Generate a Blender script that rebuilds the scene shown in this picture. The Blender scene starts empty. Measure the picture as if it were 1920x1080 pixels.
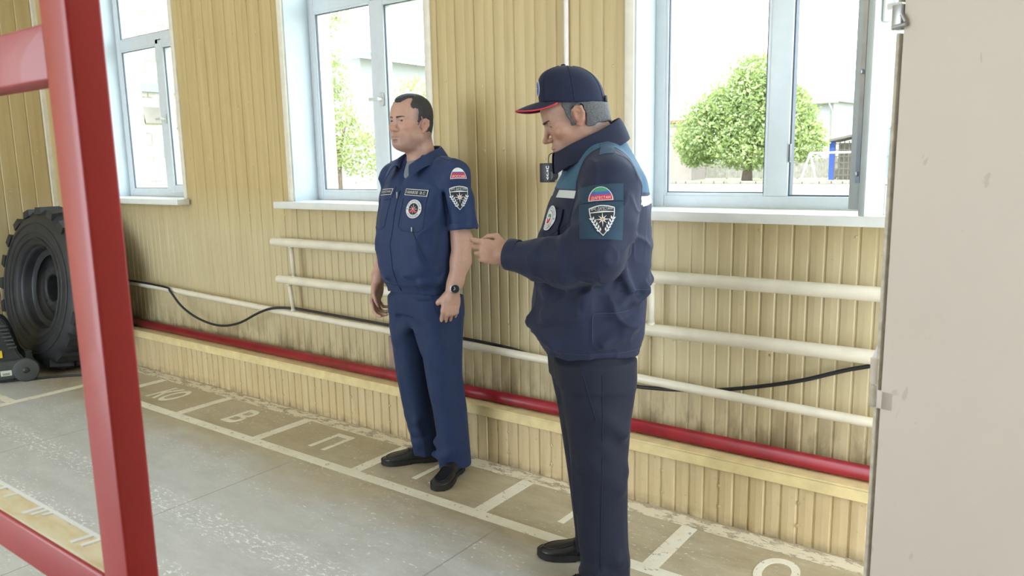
import bpy, bmesh, math, random
import numpy as np
from mathutils import Vector, Matrix, Euler
from mathutils.bvhtree import BVHTree
random.seed(7)
SC = bpy.context.scene
COL = SC.collection
PI = math.pi

# ------------------------------------------------------------------ helpers
def link(o, parent=None):
    COL.objects.link(o)
    if parent is not None:
        o.parent = parent
    return o

def props(o, label=None, cat=None, group=None, kind=None):
    if label: o['label'] = label
    if cat: o['category'] = cat
    if group: o['group'] = group
    if kind: o['kind'] = kind
    return o

def empty(name, loc=(0, 0, 0), rz=0.0, label=None, cat=None, group=None, kind=None, parent=None):
    o = bpy.data.objects.new(name, None)
    link(o, parent)
    o.location = loc
    o.rotation_euler = (0, 0, rz)
    o.empty_display_size = 0.1
    return props(o, label, cat, group, kind)

def mesh_obj(name, bm, mats, parent=None, smooth=True, angle=None):
    me = bpy.data.meshes.new(name)
    bm.normal_update()
    bm.to_mesh(me)
    bm.free()
    return from_mesh(name, me, mats, parent, smooth, angle)

def from_mesh(name, me, mats, parent=None, smooth=True, angle=None):
    if not isinstance(mats, (list, tuple)):
        mats = [mats]
    for m in mats:
        me.materials.append(m)
    me.polygons.foreach_set('use_smooth', [bool(smooth)] * len(me.polygons))
    if smooth and angle is not None:
        try:
            me.set_sharp_from_angle(angle=math.radians(angle))
        except Exception:
            pass
    o = bpy.data.objects.new(name, me)
    return link(o, parent)

def pydata(name, vs, fs, mats, parent=None, smooth=True, midx=None, angle=None):
    me = bpy.data.meshes.new(name)
    me.from_pydata([tuple(v) for v in vs], [], [tuple(f) for f in fs])
    if midx is not None:
        me.polygons.foreach_set('material_index', list(midx))
    me.update()
    return from_mesh(name, me, mats, parent, smooth, angle)

def box(bm, x0, x1, y0, y1, z0, z1, mi=0, bevel=0.0, rot=None, seg=2):
    r = bmesh.ops.create_cube(bm, size=1.0)
    vs = r['verts']
    c = Vector(((x0 + x1) / 2, (y0 + y1) / 2, (z0 + z1) / 2))
    for v in vs:
        v.co = Vector((v.co.x * (x1 - x0), v.co.y * (y1 - y0), v.co.z * (z1 - z0)))
    fs = list({f for v in vs for f in v.link_faces})
    if bevel > 0:
        es = list({e for v in vs for e in v.link_edges})
        g = bmesh.ops.bevel(bm, geom=es, offset=bevel, segments=seg, affect='EDGES', profile=0.5)
        fs = list(set(g['faces']) | {f for f in fs if f.is_valid})
        vs = list({v for f in fs for v in f.verts})
    for f in fs:
        f.material_index = mi
    for v in vs:
        p = v.co
        if rot is not None:
            p = rot @ p
        v.co = p + c
    return vs

def tube(bm, pts, r, seg=12, mi=0, cap=True, radii=None):
    pts = [Vector(p) for p in pts]
    n = len(pts)
    rings = []
    up = Vector((0, 0, 1))
    prevn = None
    for i, p in enumerate(pts):
        if i == 0: t = pts[1] - pts[0]
        elif i == n - 1: t = pts[-1] - pts[-2]
        else: t = (pts[i + 1] - pts[i]).normalized() + (pts[i] - pts[i - 1]).normalized()
        t.normalize()
        if prevn is None:
            a = up if abs(t.z) < 0.9 else Vector((1, 0, 0))
            nn = t.cross(a).normalized()
        else:
            nn = (prevn - t * prevn.dot(t)).normalized()
        prevn = nn
        b = t.cross(nn)
        rr = radii[i] if radii else r
        rings.append([bm.verts.new(p + (nn * math.cos(2 * PI * k / seg) + b * math.sin(2 * PI * k / seg)) * rr) for k in range(seg)])
    for i in range(n - 1):
        for k in range(seg):
            f = bm.faces.new((rings[i][k], rings[i][(k + 1) % seg], rings[i + 1][(k + 1) % seg], rings[i + 1][k]))
            f.material_index = mi
    if cap:
        f = bm.faces.new(list(reversed(rings[0]))); f.material_index = mi
        f = bm.faces.new(rings[-1]); f.material_index = mi
    return rings

def smooth_path(pts, n=8):
    """Catmull-Rom through the points."""
    P = [Vector(p) for p in pts]
    P = [P[0] * 2 - P[1]] + P + [P[-1] * 2 - P[-2]]
    out = []
    for i in range(1, len(P) - 2):
        for k in range(n):
            t = k / n
            a, b, c, d = P[i - 1], P[i], P[i + 1], P[i + 2]
            out.append(0.5 * ((2 * b) + (c - a) * t + (2 * a - 5 * b + 4 * c - d) * t * t + (3 * b - a - 3 * c + d) * t ** 3))
    out.append(P[-2])
    return out

def lathe(bm, prof, axis='z', seg=32, mi=0, center=(0, 0, 0), close=False):
    """prof: list of (r, h); rotates round the axis."""
    c = Vector(center)
    rings = []
    for r, h in prof:
        ring = []
        for k in range(seg):
            a = 2 * PI * k / seg
            if axis == 'z': p = Vector((r * math.cos(a), r * math.sin(a), h))
            elif axis == 'y': p = Vector((r * math.cos(a), h, r * math.sin(a)))
            else: p = Vector((h, r * math.cos(a), r * math.sin(a)))
            ring.append(bm.verts.new(p + c))
        rings.append(ring)
    m = len(rings)
    for i in range(m if close else m - 1):
        A, B = rings[i], rings[(i + 1) % m]
        for k in range(seg):
            f = bm.faces.new((A[k], A[(k + 1) % seg], B[(k + 1) % seg], B[k]))
            f.material_index = mi
    return rings

# ------------------------------------------------------------------ materials
def newmat(name):
    m = bpy.data.materials.new(name)
    m.use_nodes = True
    nt = m.node_tree
    b = nt.nodes['Principled BSDF']
    return m, nt, b

def ramp(nt, fac, stops):
    r = nt.nodes.new('ShaderNodeValToRGB')
    el = r.color_ramp.elements
    while len(el) < len(stops): el.new(0.5)
    for e, (p, c) in zip(el, stops):
        e.position = p
        e.color = (c[0], c[1], c[2], 1)
    nt.links.new(fac, r.inputs[0])
    return r.outputs[0]

def noise(nt, scale, detail=4, rough=0.55, vec=None, stretch=None, dist=0.0):
    n = nt.nodes.new('ShaderNodeTexNoise')
    n.inputs['Scale'].default_value = scale
    n.inputs['Detail'].default_value = detail
    n.inputs['Roughness'].default_value = rough
    n.inputs['Distortion'].default_value = dist
    if vec is None:
        tc = nt.nodes.new('ShaderNodeTexCoord')
        vec = tc.outputs['Object']
    if stretch:
        mp = nt.nodes.new('ShaderNodeMapping')
        mp.inputs['Scale'].default_value = stretch
        nt.links.new(vec, mp.inputs['Vector'])
        vec = mp.outputs['Vector']
    nt.links.new(vec, n.inputs['Vector'])
    return n.outputs['Fac']

def mix(nt, fac, a, b):
    m = nt.nodes.new('ShaderNodeMix')
    m.data_type = 'RGBA'
    def put(sock, v):
        if isinstance(v, (tuple, list)): sock.default_value = (v[0], v[1], v[2], 1)
        else: nt.links.new(v, sock)
    if isinstance(fac, (int, float)): m.inputs[0].default_value = fac
    else: nt.links.new(fac, m.inputs[0])
    put(m.inputs[6], a); put(m.inputs[7], b)
    return m.outputs[2]

def mth(nt, op, a, b=None, c=None, clamp=False):
    m = nt.nodes.new('ShaderNodeMath')
    m.operation = op
    m.use_clamp = clamp
    for i, v in enumerate((a, b, c)):
        if v is None: continue
        if isinstance(v, (int, float)): m.inputs[i].default_value = v
        else: nt.links.new(v, m.inputs[i])
    return m.outputs[0]

def maprange(nt, v, a, b, c=0.0, d=1.0):
    m = nt.nodes.new('ShaderNodeMapRange')
    m.clamp = True
    nt.links.new(v, m.inputs[0])
    for i, x in enumerate((a, b, c, d)): m.inputs[i + 1].default_value = x
    return m.outputs[0]

def bump(nt, b, h, strength=0.3, dist=0.01):
    n = nt.nodes.new('ShaderNodeBump')
    n.inputs['Strength'].default_value = strength
    n.inputs['Distance'].default_value = dist
    nt.links.new(h, n.inputs['Height'])
    nt.links.new(n.outputs['Normal'], b.inputs['Normal'])

def simple(name, col, rough=0.5, metal=0.0, var=0.12, scale=20.0, bmp=0.0, bscale=200.0, spec=0.5, coat=0.0, sheen=0.0):
    m, nt, b = newmat(name)
    f = noise(nt, scale, 4)
    lo = tuple(c * (1 - var) for c in col); hi = tuple(min(1, c * (1 + var)) for c in col)
    nt.links.new(ramp(nt, f, [(0.3, lo), (0.7, hi)]), b.inputs['Base Color'])
    b.inputs['Roughness'].default_value = rough
    b.inputs['Metallic'].default_value = metal
    b.inputs['Specular IOR Level'].default_value = spec
    b.inputs['Coat Weight'].default_value = coat
    b.inputs['Sheen Weight'].default_value = sheen
    if bmp > 0:
        bump(nt, b, noise(nt, bscale, 3), bmp, 0.002)
    return m

M = {}
# ------------------------------------------------------------------ camera
CAMF = 1427.12
pitch, roll, yaw = 0.1635, -0.01926, -0.63569
cy_, sy_ = math.cos(yaw), math.sin(yaw)
fw = Vector((sy_ * math.cos(pitch), cy_ * math.cos(pitch), -math.sin(pitch)))
r0 = Vector((cy_, -sy_, 0)); u0 = r0.cross(fw)
rv = r0 * math.cos(roll) + u0 * math.sin(roll)
uv = -r0 * math.sin(roll) + u0 * math.cos(roll)
cd = bpy.data.cameras.new('camera')
cam = link(bpy.data.objects.new('camera', cd))
mt = Matrix((rv, uv, -fw)).transposed().to_4x4()
mt.translation = (0, 0, 1.44)
cam.matrix_world = mt
cd.sensor_width = 36
cd.lens = CAMF / 1920 * 36
cd.clip_start = 0.05
cd.dof.use_dof = True
cd.dof.focus_distance = 3.3
cd.dof.aperture_fstop = 8.0
SC.camera = cam

# ------------------------------------------------------------------ room materials
def wall_material(name, dirt=True):
    m, nt, b = newmat(name)
    tc = nt.nodes.new('ShaderNodeTexCoord')
    sp = nt.nodes.new('ShaderNodeSeparateXYZ')
    nt.links.new(tc.outputs['Object'], sp.inputs[0])
    streak = noise(nt, 3.0, 5, 0.6, tc.outputs['Object'], (6, 6, 0.5))
    base = ramp(nt, streak, [(0.25, (0.455, 0.335, 0.15)), (0.5, (0.505, 0.38, 0.175)), (0.75, (0.555, 0.425, 0.205))])
    # the boards blend to a paler cream towards the bottom
    pale = ramp(nt, streak, [(0.25, (0.50, 0.41, 0.235)), (0.75, (0.60, 0.505, 0.305))])
    lowf = maprange(nt, sp.outputs['Z'], 1.32, 1.02)
    base = mix(nt, lowf, base, pale)
    if dirt:
        blot = noise(nt, 9.0, 4, 0.65, tc.outputs['Object'], (1.6, 1.6, 0.5))
        zf = maprange(nt, sp.outputs['Z'], 0.52, 0.34)
        f = mth(nt, 'MULTIPLY', zf, maprange(nt, blot, 0.44, 0.58))
        base = mix(nt, mth(nt, 'MULTIPLY', f, 0.62), base, (0.20, 0.14, 0.07))
        sc = noise(nt, 60, 3, 0.7)
        base = mix(nt, mth(nt, 'MULTIPLY', maprange(nt, sc, 0.66, 0.72), 0.35), base, (0.25, 0.18, 0.09))
    nt.links.new(base, b.inputs['Base Color'])
    b.inputs['Roughness'].default_value = 0.42
    bump(nt, b, noise(nt, 30, 3, 0.5, tc.outputs['Object'], (4, 4, 0.4)), 0.12, 0.004)
    return m
M['wall'] = wall_material('cream_paint_boards')
M['wallp'] = simple('plain_cream_paint', (0.74, 0.66, 0.46), 0.7)
M['screw'] = simple('painted_screw', (0.55, 0.44, 0.24), 0.45, 0.2)
M['white'] = simple('white_plastic', (0.64, 0.68, 0.71), 0.35, var=0.03)
M['reveal'] = simple('white_reveal_panel', (0.60, 0.67, 0.72), 0.45, var=0.04, scale=4)
M['sill'] = simple('white_sill', (0.72, 0.72, 0.68), 0.32, var=0.04)
M['casing'] = simple('cream_corner_trim', (0.72, 0.67, 0.55), 0.45, var=0.06)
M['seal'] = simple('black_rubber_seal', (0.10, 0.12, 0.15), 0.6)
M['rail'] = simple('cream_enamel_pipe', (0.72, 0.66, 0.53), 0.33, var=0.07, scale=9, bmp=0.08, bscale=60)
M['ceil'] = simple('white_ceiling_paint', (0.80, 0.78, 0.72), 0.8, var=0.04)
M['sash_shaded'] = simple('shaded_white_sash', (0.44, 0.48, 0.475), 0.4, var=0.03)  # white plastic darkened in colour to stand in for shade on the open sash
M['handle'] = simple('white_handle', (0.60, 0.60, 0.575), 0.35, var=0.03)
M['metal'] = simple('steel', (0.45, 0.46, 0.48), 0.35, 0.9)

def glass_mat():
    m, nt, b = newmat('window_glass')
    out = nt.nodes['Material Output']
    tr = nt.nodes.new('ShaderNodeBsdfTransparent')
    tr.inputs[0].default_value = (0.97, 0.985, 0.985, 1)
    gl = nt.nodes.new('ShaderNodeBsdfGlossy')
    gl.inputs['Roughness'].default_value = 0.02
    lw = nt.nodes.new('ShaderNodeLayerWeight'); lw.inputs[0].default_value = 0.12
    ms = nt.nodes.new('ShaderNodeMixShader')
    nt.links.new(mth(nt, 'MULTIPLY', lw.outputs['Facing'], 0.06), ms.inputs[0])
    nt.links.new(tr.outputs[0], ms.inputs[1]); nt.links.new(gl.outputs[0], ms.inputs[2])
    nt.links.new(ms.outputs[0], out.inputs[0])
    return m
M['glass'] = glass_mat()

def floor_material():
    m, nt, b = newmat('worn_painted_concrete')
    tc = nt.nodes.new('ShaderNodeTexCoord')
    P = tc.outputs['Object']
    sp = nt.nodes.new('ShaderNodeSeparateXYZ'); nt.links.new(P, sp.inputs[0])
    big = noise(nt, 1.6, 6, 0.62, P)
    med = noise(nt, 9, 6, 0.7, P, (0.6, 1.3, 1))
    lane = ramp(nt, med, [(0.28, (0.33, 0.265, 0.165)), (0.5, (0.42, 0.35, 0.23)), (0.72, (0.52, 0.445, 0.305))])
    mid = ramp(nt, med, [(0.25, (0.41, 0.405, 0.39)), (0.5, (0.50, 0.495, 0.475)), (0.75, (0.58, 0.575, 0.555))])
    f = maprange(nt, mth(nt, 'ADD', sp.outputs['Y'], mth(nt, 'MULTIPLY', big, 0.7)), 2.62, 2.30)
    base = mix(nt, f, lane, mid)
    base = mix(nt, mth(nt, 'MULTIPLY', maprange(nt, big, 0.45, 0.7), 0.25), base, (0.62, 0.59, 0.53))
    # white paint chips: flakes gathered along the old worn-out lines
    vor = noise(nt, 55, 5, 0.75, P, (0.55, 1.2, 1))
    band = noise(nt, 2.3, 3, 0.5, P, (0.5, 1.4, 1))
    chip = mth(nt, 'MULTIPLY', maprange(nt, vor, 0.60, 0.63), maprange(nt, band, 0.45, 0.58))
    for (ya, wd) in ((1.62, 0.10), (1.30, 0.07)):
        dy = mth(nt, 'ABSOLUTE', mth(nt, 'SUBTRACT', sp.outputs['Y'], ya))
        st = mth(nt, 'MULTIPLY', maprange(nt, dy, wd, wd * 0.4), maprange(nt, vor, 0.55, 0.58))
        chip = mth(nt, 'MAXIMUM', chip, st)
    base = mix(nt, mth(nt, 'MULTIPLY', chip, 0.9), base, (0.86, 0.86, 0.85))
    tiny = noise(nt, 170, 3, 0.6, P)
    base = mix(nt, maprange(nt, tiny, 0.68, 0.72), base, (0.75, 0.73, 0.66))
    base = mix(nt, mth(nt, 'MULTIPLY', maprange(nt, tiny, 0.34, 0.30), 0.5), base, (0.16, 0.13, 0.09))
    # slab joints
    for x0 in (-3.02, -1.75, -4.4):
        dx = mth(nt, 'ABSOLUTE', mth(nt, 'SUBTRACT', sp.outputs['X'], x0))
        jf = mth(nt, 'MULTIPLY', maprange(nt, dx, 0.005, 0.002), maprange(nt, sp.outputs['Y'], 2.25, 2.15))
        base = mix(nt, mth(nt, 'MULTIPLY', jf, 0.55), base, (0.17, 0.15, 0.12))
    nt.links.new(base, b.inputs['Base Color'])
    r = ramp(nt, med, [(0.3, (0.30, 0.30, 0.30)), (0.7, (0.48, 0.48, 0.48))])
    nt.links.new(r, b.inputs['Roughness'])
    bump(nt, b, vor, 0.10, 0.004)
    return m
M['floor'] = floor_material()

def worn_paint():
    m, nt, b = newmat('worn_white_floor_paint')
    out = nt.nodes['Material Output']
    tc = nt.nodes.new('ShaderNodeTexCoord'); P = tc.outputs['Object']
    n1 = noise(nt, 28, 5, 0.72, P)
    c = ramp(nt, noise(nt, 8, 4, 0.6, P), [(0.3, (0.74, 0.68, 0.53)), (0.7, (0.84, 0.80, 0.68))])
    nt.links.new(c, b.inputs['Base Color'])
    b.inputs['Roughness'].default_value = 0.5
    tr = nt.nodes.new('ShaderNodeBsdfTransparent')
    ms = nt.nodes.new('ShaderNodeMixShader')
    nt.links.new(maprange(nt, n1, 0.60, 0.68), ms.inputs[0])
    nt.links.new(b.outputs[0], ms.inputs[1]); nt.links.new(tr.outputs[0], ms.inputs[2])
    nt.links.new(ms.outputs[0], out.inputs[0])
    return m
M['paint'] = worn_paint()
def very_worn():
    m, nt, b = newmat('scuffed_white_floor_paint')
    out = nt.nodes['Material Output']
    tc = nt.nodes.new('ShaderNodeTexCoord'); P = tc.outputs['Object']
    n1 = noise(nt, 16, 6, 0.75, P, (0.6, 1.3, 1))
    b.inputs['Base Color'].default_value = (0.72, 0.64, 0.48, 1)
    b.inputs['Roughness'].default_value = 0.5
    tr = nt.nodes.new('ShaderNodeBsdfTransparent')
    ms = nt.nodes.new('ShaderNodeMixShader')
    nt.links.new(maprange(nt, n1, 0.50, 0.60), ms.inputs[0])
    nt.links.new(b.outputs[0], ms.inputs[1]); nt.links.new(tr.outputs[0], ms.inputs[2])
    nt.links.new(ms.outputs[0], out.inputs[0])
    return m
M['scuff'] = very_worn()

# ------------------------------------------------------------------ the room
XL, XR, YF, YB, ZC = -6.85, 1.0, -3.2, 2.90, 3.6
bm = bmesh.new()
box(bm, XL - 0.3, XR + 0.3, YF - 0.3, YB + 0.35, -0.25, 0.0)
flo = props(mesh_obj('floor', bm, M['floor'], smooth=False), kind='structure')
bm = bmesh.new()
box(bm, XL - 0.3, XR + 0.3, YF - 0.3, YB + 0.35, ZC, ZC + 0.2)
props(mesh_obj('ceiling', bm, M['ceil'], smooth=False), kind='structure')

WIN = [(-5.98, -4.90), (-3.74, -2.64), (-1.50, -0.19)]   # openings
ZS, ZT = 1.237, 3.05

def board_wall(x0, x1, openings, z0, z1, pitch_, phase=0.0, wide=False):
    """Vertical boards with real grooves, facing -Y; returns verts, faces in local (x, depth, z).
    wide: above the sills every other groove is only a faint bead."""
    vs, fs = [], []
    brk = {x0: (0.0, 0.0), x1: (0.0, 0.0)}
    k = math.floor((x0 - phase) / pitch_)
    while phase + k * pitch_ <= x1:
        g = phase + k * pitch_
        faint = wide and k % 2
        d = (0.0040, 0.0010) if faint else (0.0042, 0.0052)
        w = 0.0065
        for dx, dep in ((-w, (0.0, 0.0)), (-0.0022, d), (0.0022, d), (w, (0.0, 0.0))):
            if x0 < g + dx < x1: brk[g + dx] = dep
        m_ = g + pitch_ / 2
        if x0 < m_ < x1: brk[m_] = (-0.0014, -0.0014 if not wide else -0.0010)
        k += 1
    for e in [e for o_ in openings for e in o_]:
        if x0 < e < x1: brk[e] = (0.0, 0.0)
    xs = sorted(brk)
    zs = {z0, z1} | {z for z in (ZS - 0.04, ZT) if openings and z0 < z < z1}
    if wide: zs |= {1.00, 1.12}
    zs = sorted(zs)
    idx = {}
    for i, x in enumerate(xs):
        lo, hi = brk[x]
        for j, z in enumerate(zs):
            t = min(1.0, max(0.0, (z - 1.00) / 0.12)) if wide else 0.0
            idx[i, j] = len(vs); vs.append((x, lo + (hi - lo) * t, z))
    for i in range(len(xs) - 1):
        xm = (xs[i] + xs[i + 1]) / 2
        inop = any(p < xm < q for p, q in openings)
        for j in range(len(zs) - 1):
            zm = (zs[j] + zs[j + 1]) / 2
            if inop and ZS - 0.04 < zm < ZT: continue
            fs.append((idx[i, j], idx[i + 1, j], idx[i + 1, j + 1], idx[i, j + 1]))
    return vs, fs

def dome(vs, fs, mi, c, n, r, h=0.4, seg=8, mat=1):
    """a small screw head on a surface; n: outward normal."""
    n = Vector(n).normalized()
    a = n.orthogonal().normalized(); b_ = n.cross(a)
    base = len(vs)
    for (rr, hh) in ((1.0, 0.0), (0.9, h * 0.7), (0.45, h)):
        for k in range(seg):
            t = 2 * PI * k / seg
            p = Vector(c) + (a * math.cos(t) + b_ * math.sin(t)) * r * rr + n * r * hh
            vs.append(tuple(p))
    for j in range(2):
        for k in range(seg):
            fs.append((base + j * seg + k, base + j * seg + (k + 1) % seg, base + (j + 1) * seg + (k + 1) % seg, base + (j + 1) * seg + k)); mi.append(mat)
    fs.append(tuple(base + 2 * seg + k for k in range(seg))); mi.append(mat)

# back wall with windows
vsu, fsu = board_wall(XL, XR, WIN, 0.27, ZC, 0.05775, -4.874, True)
V = [(x, YB + d, z) for x, d, z in vsu]
F = list(fsu)
MI = [0] * len(F)
rs = random.Random(3)
for zrow, st in ((0.95, 0.115 * 4), (0.68, 0.115 * 3), (1.155, 0.115 * 3)):
    x = XL + 0.2
    while x < 0.6:
        if rs.random() < 0.8:
            dome(V, F, MI, (x + rs.choice((0, 0.0577)), YB, zrow + rs.uniform(-0.015, 0.015)), (0, -1, 0), 0.007)
        x += st * rs.choice((0.5, 1, 1))
for zrow in (1.48, 1.82, 2.25, 2.70):
    for xa, xb in ((-4.86, -3.80), (-2.58, -1.56), (-6.80, -6.05)):
        x = xa + 0.06
        while x < xb:
            dome(V, F, MI, (x, YB, zrow + rs.uniform(-0.03, 0.03)), (0, -1, 0), 0.008)
            x += 0.1155 * rs.choice((1, 2, 2, 3))
# body of the wall behind the boards (thickness), with the openings left free
bm = bmesh.new()
segs = [XL - 0.3] + [e for w in WIN for e in w] + [XR + 0.3]
for i in range(0, len(segs), 2):
    box(bm, segs[i], segs[i + 1], YB + 0.012, YB + 0.35, 0, ZC)
for a, b_ in WIN:
    box(bm, a, b_, YB + 0.012, YB + 0.35, 0, ZS - 0.04)
    box(bm, a, b_, YB + 0.012, YB + 0.35, ZT, ZC)
off = len(V)
bm.verts.index_update()
V += [tuple(v.co) for v in bm.verts]
for f in bm.faces:
    F.append(tuple(off + v.index for v in f.verts)); MI.append(2)
bm.free()
props(pydata('wall_back', V, F, [M['wall'], M['screw'], M['wallp']], None, False, MI), kind='structure')

# left wall
vs, fs = board_wall(-YB, -YF, [], 0.0, ZC, 0.1155, 0.02)
V = [(XL - d, -x, z) for x, d, z in vs]
F = [tuple(f) for f in fs]; MI = [0] * len(F)
for zrow in (0.95, 1.28, 1.62, 1.95, 2.4):
    y = 2.8
    while y > 0:
        if rs.random() < 0.7: dome(V, F, MI, (XL, y, zrow + rs.uniform(-0.03, 0.03)), (1, 0, 0), 0.008)
        y -= 0.1155 * 2
off = len(V)
bm = bmesh.new(); box(bm, XL - 0.3, XL - 0.012, YF - 0.3, YB, 0, ZC); bm.verts.index_update()
V += [tuple(v.co) for v in bm.verts]
for f in bm.faces: F.append(tuple(off + v.index for v in f.verts)); MI.append(2)
bm.free()
props(pydata('wall_left', V, F, [M['wall'], M['screw'], M['wallp']], None, False, MI), kind='structure')
bm = bmesh.new()
box(bm, XL, XL + 0.03, YB - 0.03, YB, 0.28, ZC)
props(mesh_obj('trim_1', bm, M['casing'], smooth=False), kind='structure')

# right wall with the gateway the leaf belongs to, front wall with a vehicle gate
bm = bmesh.new()
box(bm, XR, XR + 0.3, YF - 0.3, 1.15, 0, ZC)
box(bm, XR, XR + 0.3, 2.86, YB, 0, ZC)
box(bm, XR, XR + 0.3, 1.15, 2.86, 3.3, ZC)
props(mesh_obj('wall_right', bm, M['wallp'], smooth=False), kind='structure')
bm = bmesh.new()
box(bm, XL - 0.3, -6.4, YF - 0.3, YF, 0, ZC)
box(bm, -2.7, XR, YF - 0.3, YF, 0, ZC)
box(bm, -6.4, -2.7, YF - 0.3, YF, 3.3, ZC)
props(mesh_obj('wall_front', bm, M['wallp'], smooth=False), kind='structure')

# plinth along the back wall: boarded front and a cap
PX0, PX1, PY, PZ = XL, XR, 2.77, 0.28
vs, fs = board_wall(PX0, PX1, [], 0.0, PZ - 0.055, 0.0612, -1.416)
V = []
for x, d, z in vs:
    k = round((x + 1.416) / 0.0612 - 0.5)
    V.append((x, PY + 0.004 + d * 1.3 + (0.002 if k % 2 else 0.0), z))
F = list(fs); MI = [0] * len(F)
x = PX0 + 0.3
while x < 0.5:
    for z in (0.07, 0.165):
        dome(V, F, MI, (x, PY + 0.003, z + rs.uniform(-0.008, 0.008)), (0, -1, 0), 0.0075)
    x += 0.0612 * rs.choice((2, 4, 4, 5))
def plinth_mat():
    m = M['wall'].copy(); m.name = 'cream_plinth_boards'
    return m
def plinth_material():
    m, nt, b = newmat('cream_plinth_boards')
    tc = nt.nodes.new('ShaderNodeTexCoord'); P = tc.outputs['Object']
    sp = nt.nodes.new('ShaderNodeSeparateXYZ'); nt.links.new(P, sp.inputs[0])
    streak = noise(nt, 4, 5, 0.6, P, (5, 1, 0.6))
    c = ramp(nt, streak, [(0.25, (0.53, 0.40, 0.21)), (0.5, (0.61, 0.475, 0.27)), (0.75, (0.67, 0.545, 0.335))])
    sc = noise(nt, 35, 5, 0.7, P)
    c = mix(nt, mth(nt, 'MULTIPLY', maprange(nt, sc, 0.62, 0.70), 0.45), c, (0.25, 0.17, 0.09))
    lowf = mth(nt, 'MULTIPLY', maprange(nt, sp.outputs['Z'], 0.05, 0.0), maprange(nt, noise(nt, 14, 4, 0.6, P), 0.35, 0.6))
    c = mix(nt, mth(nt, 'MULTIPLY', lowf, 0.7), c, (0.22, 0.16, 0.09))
    nt.links.new(c, b.inputs['Base Color'])
    b.inputs['Roughness'].default_value = 0.45
    return m
M['plinth'] = plinth_material()
M['cap'] = simple('cream_plinth_cap', (0.74, 0.60, 0.31), 0.4, var=0.12, scale=14)
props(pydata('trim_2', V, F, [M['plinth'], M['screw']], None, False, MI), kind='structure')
bm = bmesh.new()
box(bm, PX0, PX1, PY - 0.010, YB, PZ - 0.008, PZ)
box(bm, PX0, PX1, PY - 0.010, PY + 0.004, PZ - 0.052, PZ - 0.004, bevel=0.003)
props(mesh_obj('trim_3', bm, M['cap'], smooth=False), kind='structure')

# ------------------------------------------------------------------ floor paint
def strip(name, x0, x1, y0, y1, mat, z=0.0012):
    bm = bmesh.new()
    box(bm, x0, x1, y0, y1, 0.0002, z)
    return mesh_obj(name, bm, mat, flo, False)
strip('painted_line', -5.35, 0.6, 2.268, 2.326, M['paint'])
strip('painted_line', XL, 0.6, 2.675, 2.762, M['scuff'], 0.0011)
for i, x in enumerate((-4.975, -4.21, -3.448, -2.668, -1.905, -1.122, -0.345)):
    strip('painted_line', x - 0.032, x + 0.032, 2.326, 2.675, M['paint'])
strip('painted_line', -5.35, -5.285, 0.6, 2.268, M['paint'])
strip('painted_line', -6.4, -5.35, 1.83, 1.885, M['paint'])

def text_mesh(body, size, bold=0.0, ext=0.0, align='CENTER'):
    cu = bpy.data.curves.new('lettering', 'FONT')
    cu.body = body; cu.size = size; cu.align_x = align; cu.align_y = 'CENTER'
    cu.offset = bold; cu.extrude = ext
    cu.resolution_u = 3
    o = bpy.data.objects.new('lettering', cu)
    COL.objects.link(o)
    dg = bpy.context.evaluated_depsgraph_get()
    me = bpy.data.meshes.new_from_object(o.evaluated_get(dg))
    bpy.data.objects.remove(o)
    bpy.data.curves.remove(cu)
    return me
for body, x, y in (('КО', -4.615, 2.49), ('В', -3.835, 2.485), ('П', -3.06, 2.50), ('П', -2.315, 2.50), ('П', -1.515, 2.51), ('О', -0.735, 2.51)):
    me = text_mesh(body, 0.275, 0.006, 0.0006)
    o = from_mesh('painted_letter', me, M['paint'], flo, False)
    o.location = (x, y, 0.0008)
    o.scale = (0.78 if len(body) == 1 else 0.62, 1.0, 1)

# ------------------------------------------------------------------ windows
def frame_rect(bm, x0, x1, z0, z1, w, y0, y1, mi=0, bev=0.004):
    box(bm, x0, x0 + w, y0, y1, z0, z1, mi, bev)
    box(bm, x1 - w, x1, y0, y1, z0, z1, mi, bev)
    box(bm, x0 + w, x1 - w, y0, y1, z0, z0 + w, mi, bev)
    box(bm, x0 + w, x1 - w, y0, y1, z1 - w, z1, mi, bev)

def handle_mesh(parent, x, y, z, rot=0.0):
    """a plastic window handle: rose plus lever."""
    bm = bmesh.new()
    box(bm, -0.014, 0.014, -0.012, 0.0, -0.035, 0.035, 0, 0.005)
    box(bm, -0.008, 0.008, -0.045, -0.010, -0.008, 0.008, 0, 0.003)
    box(bm, -0.060 if rot == 0 else -0.008, 0.012, -0.052, -0.036, -0.010, 0.010, 0, 0.005)
    o = mesh_obj('handle', bm, M['handle'], parent, True, 40)
    o.location = (x, y, z)
    return o

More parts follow.
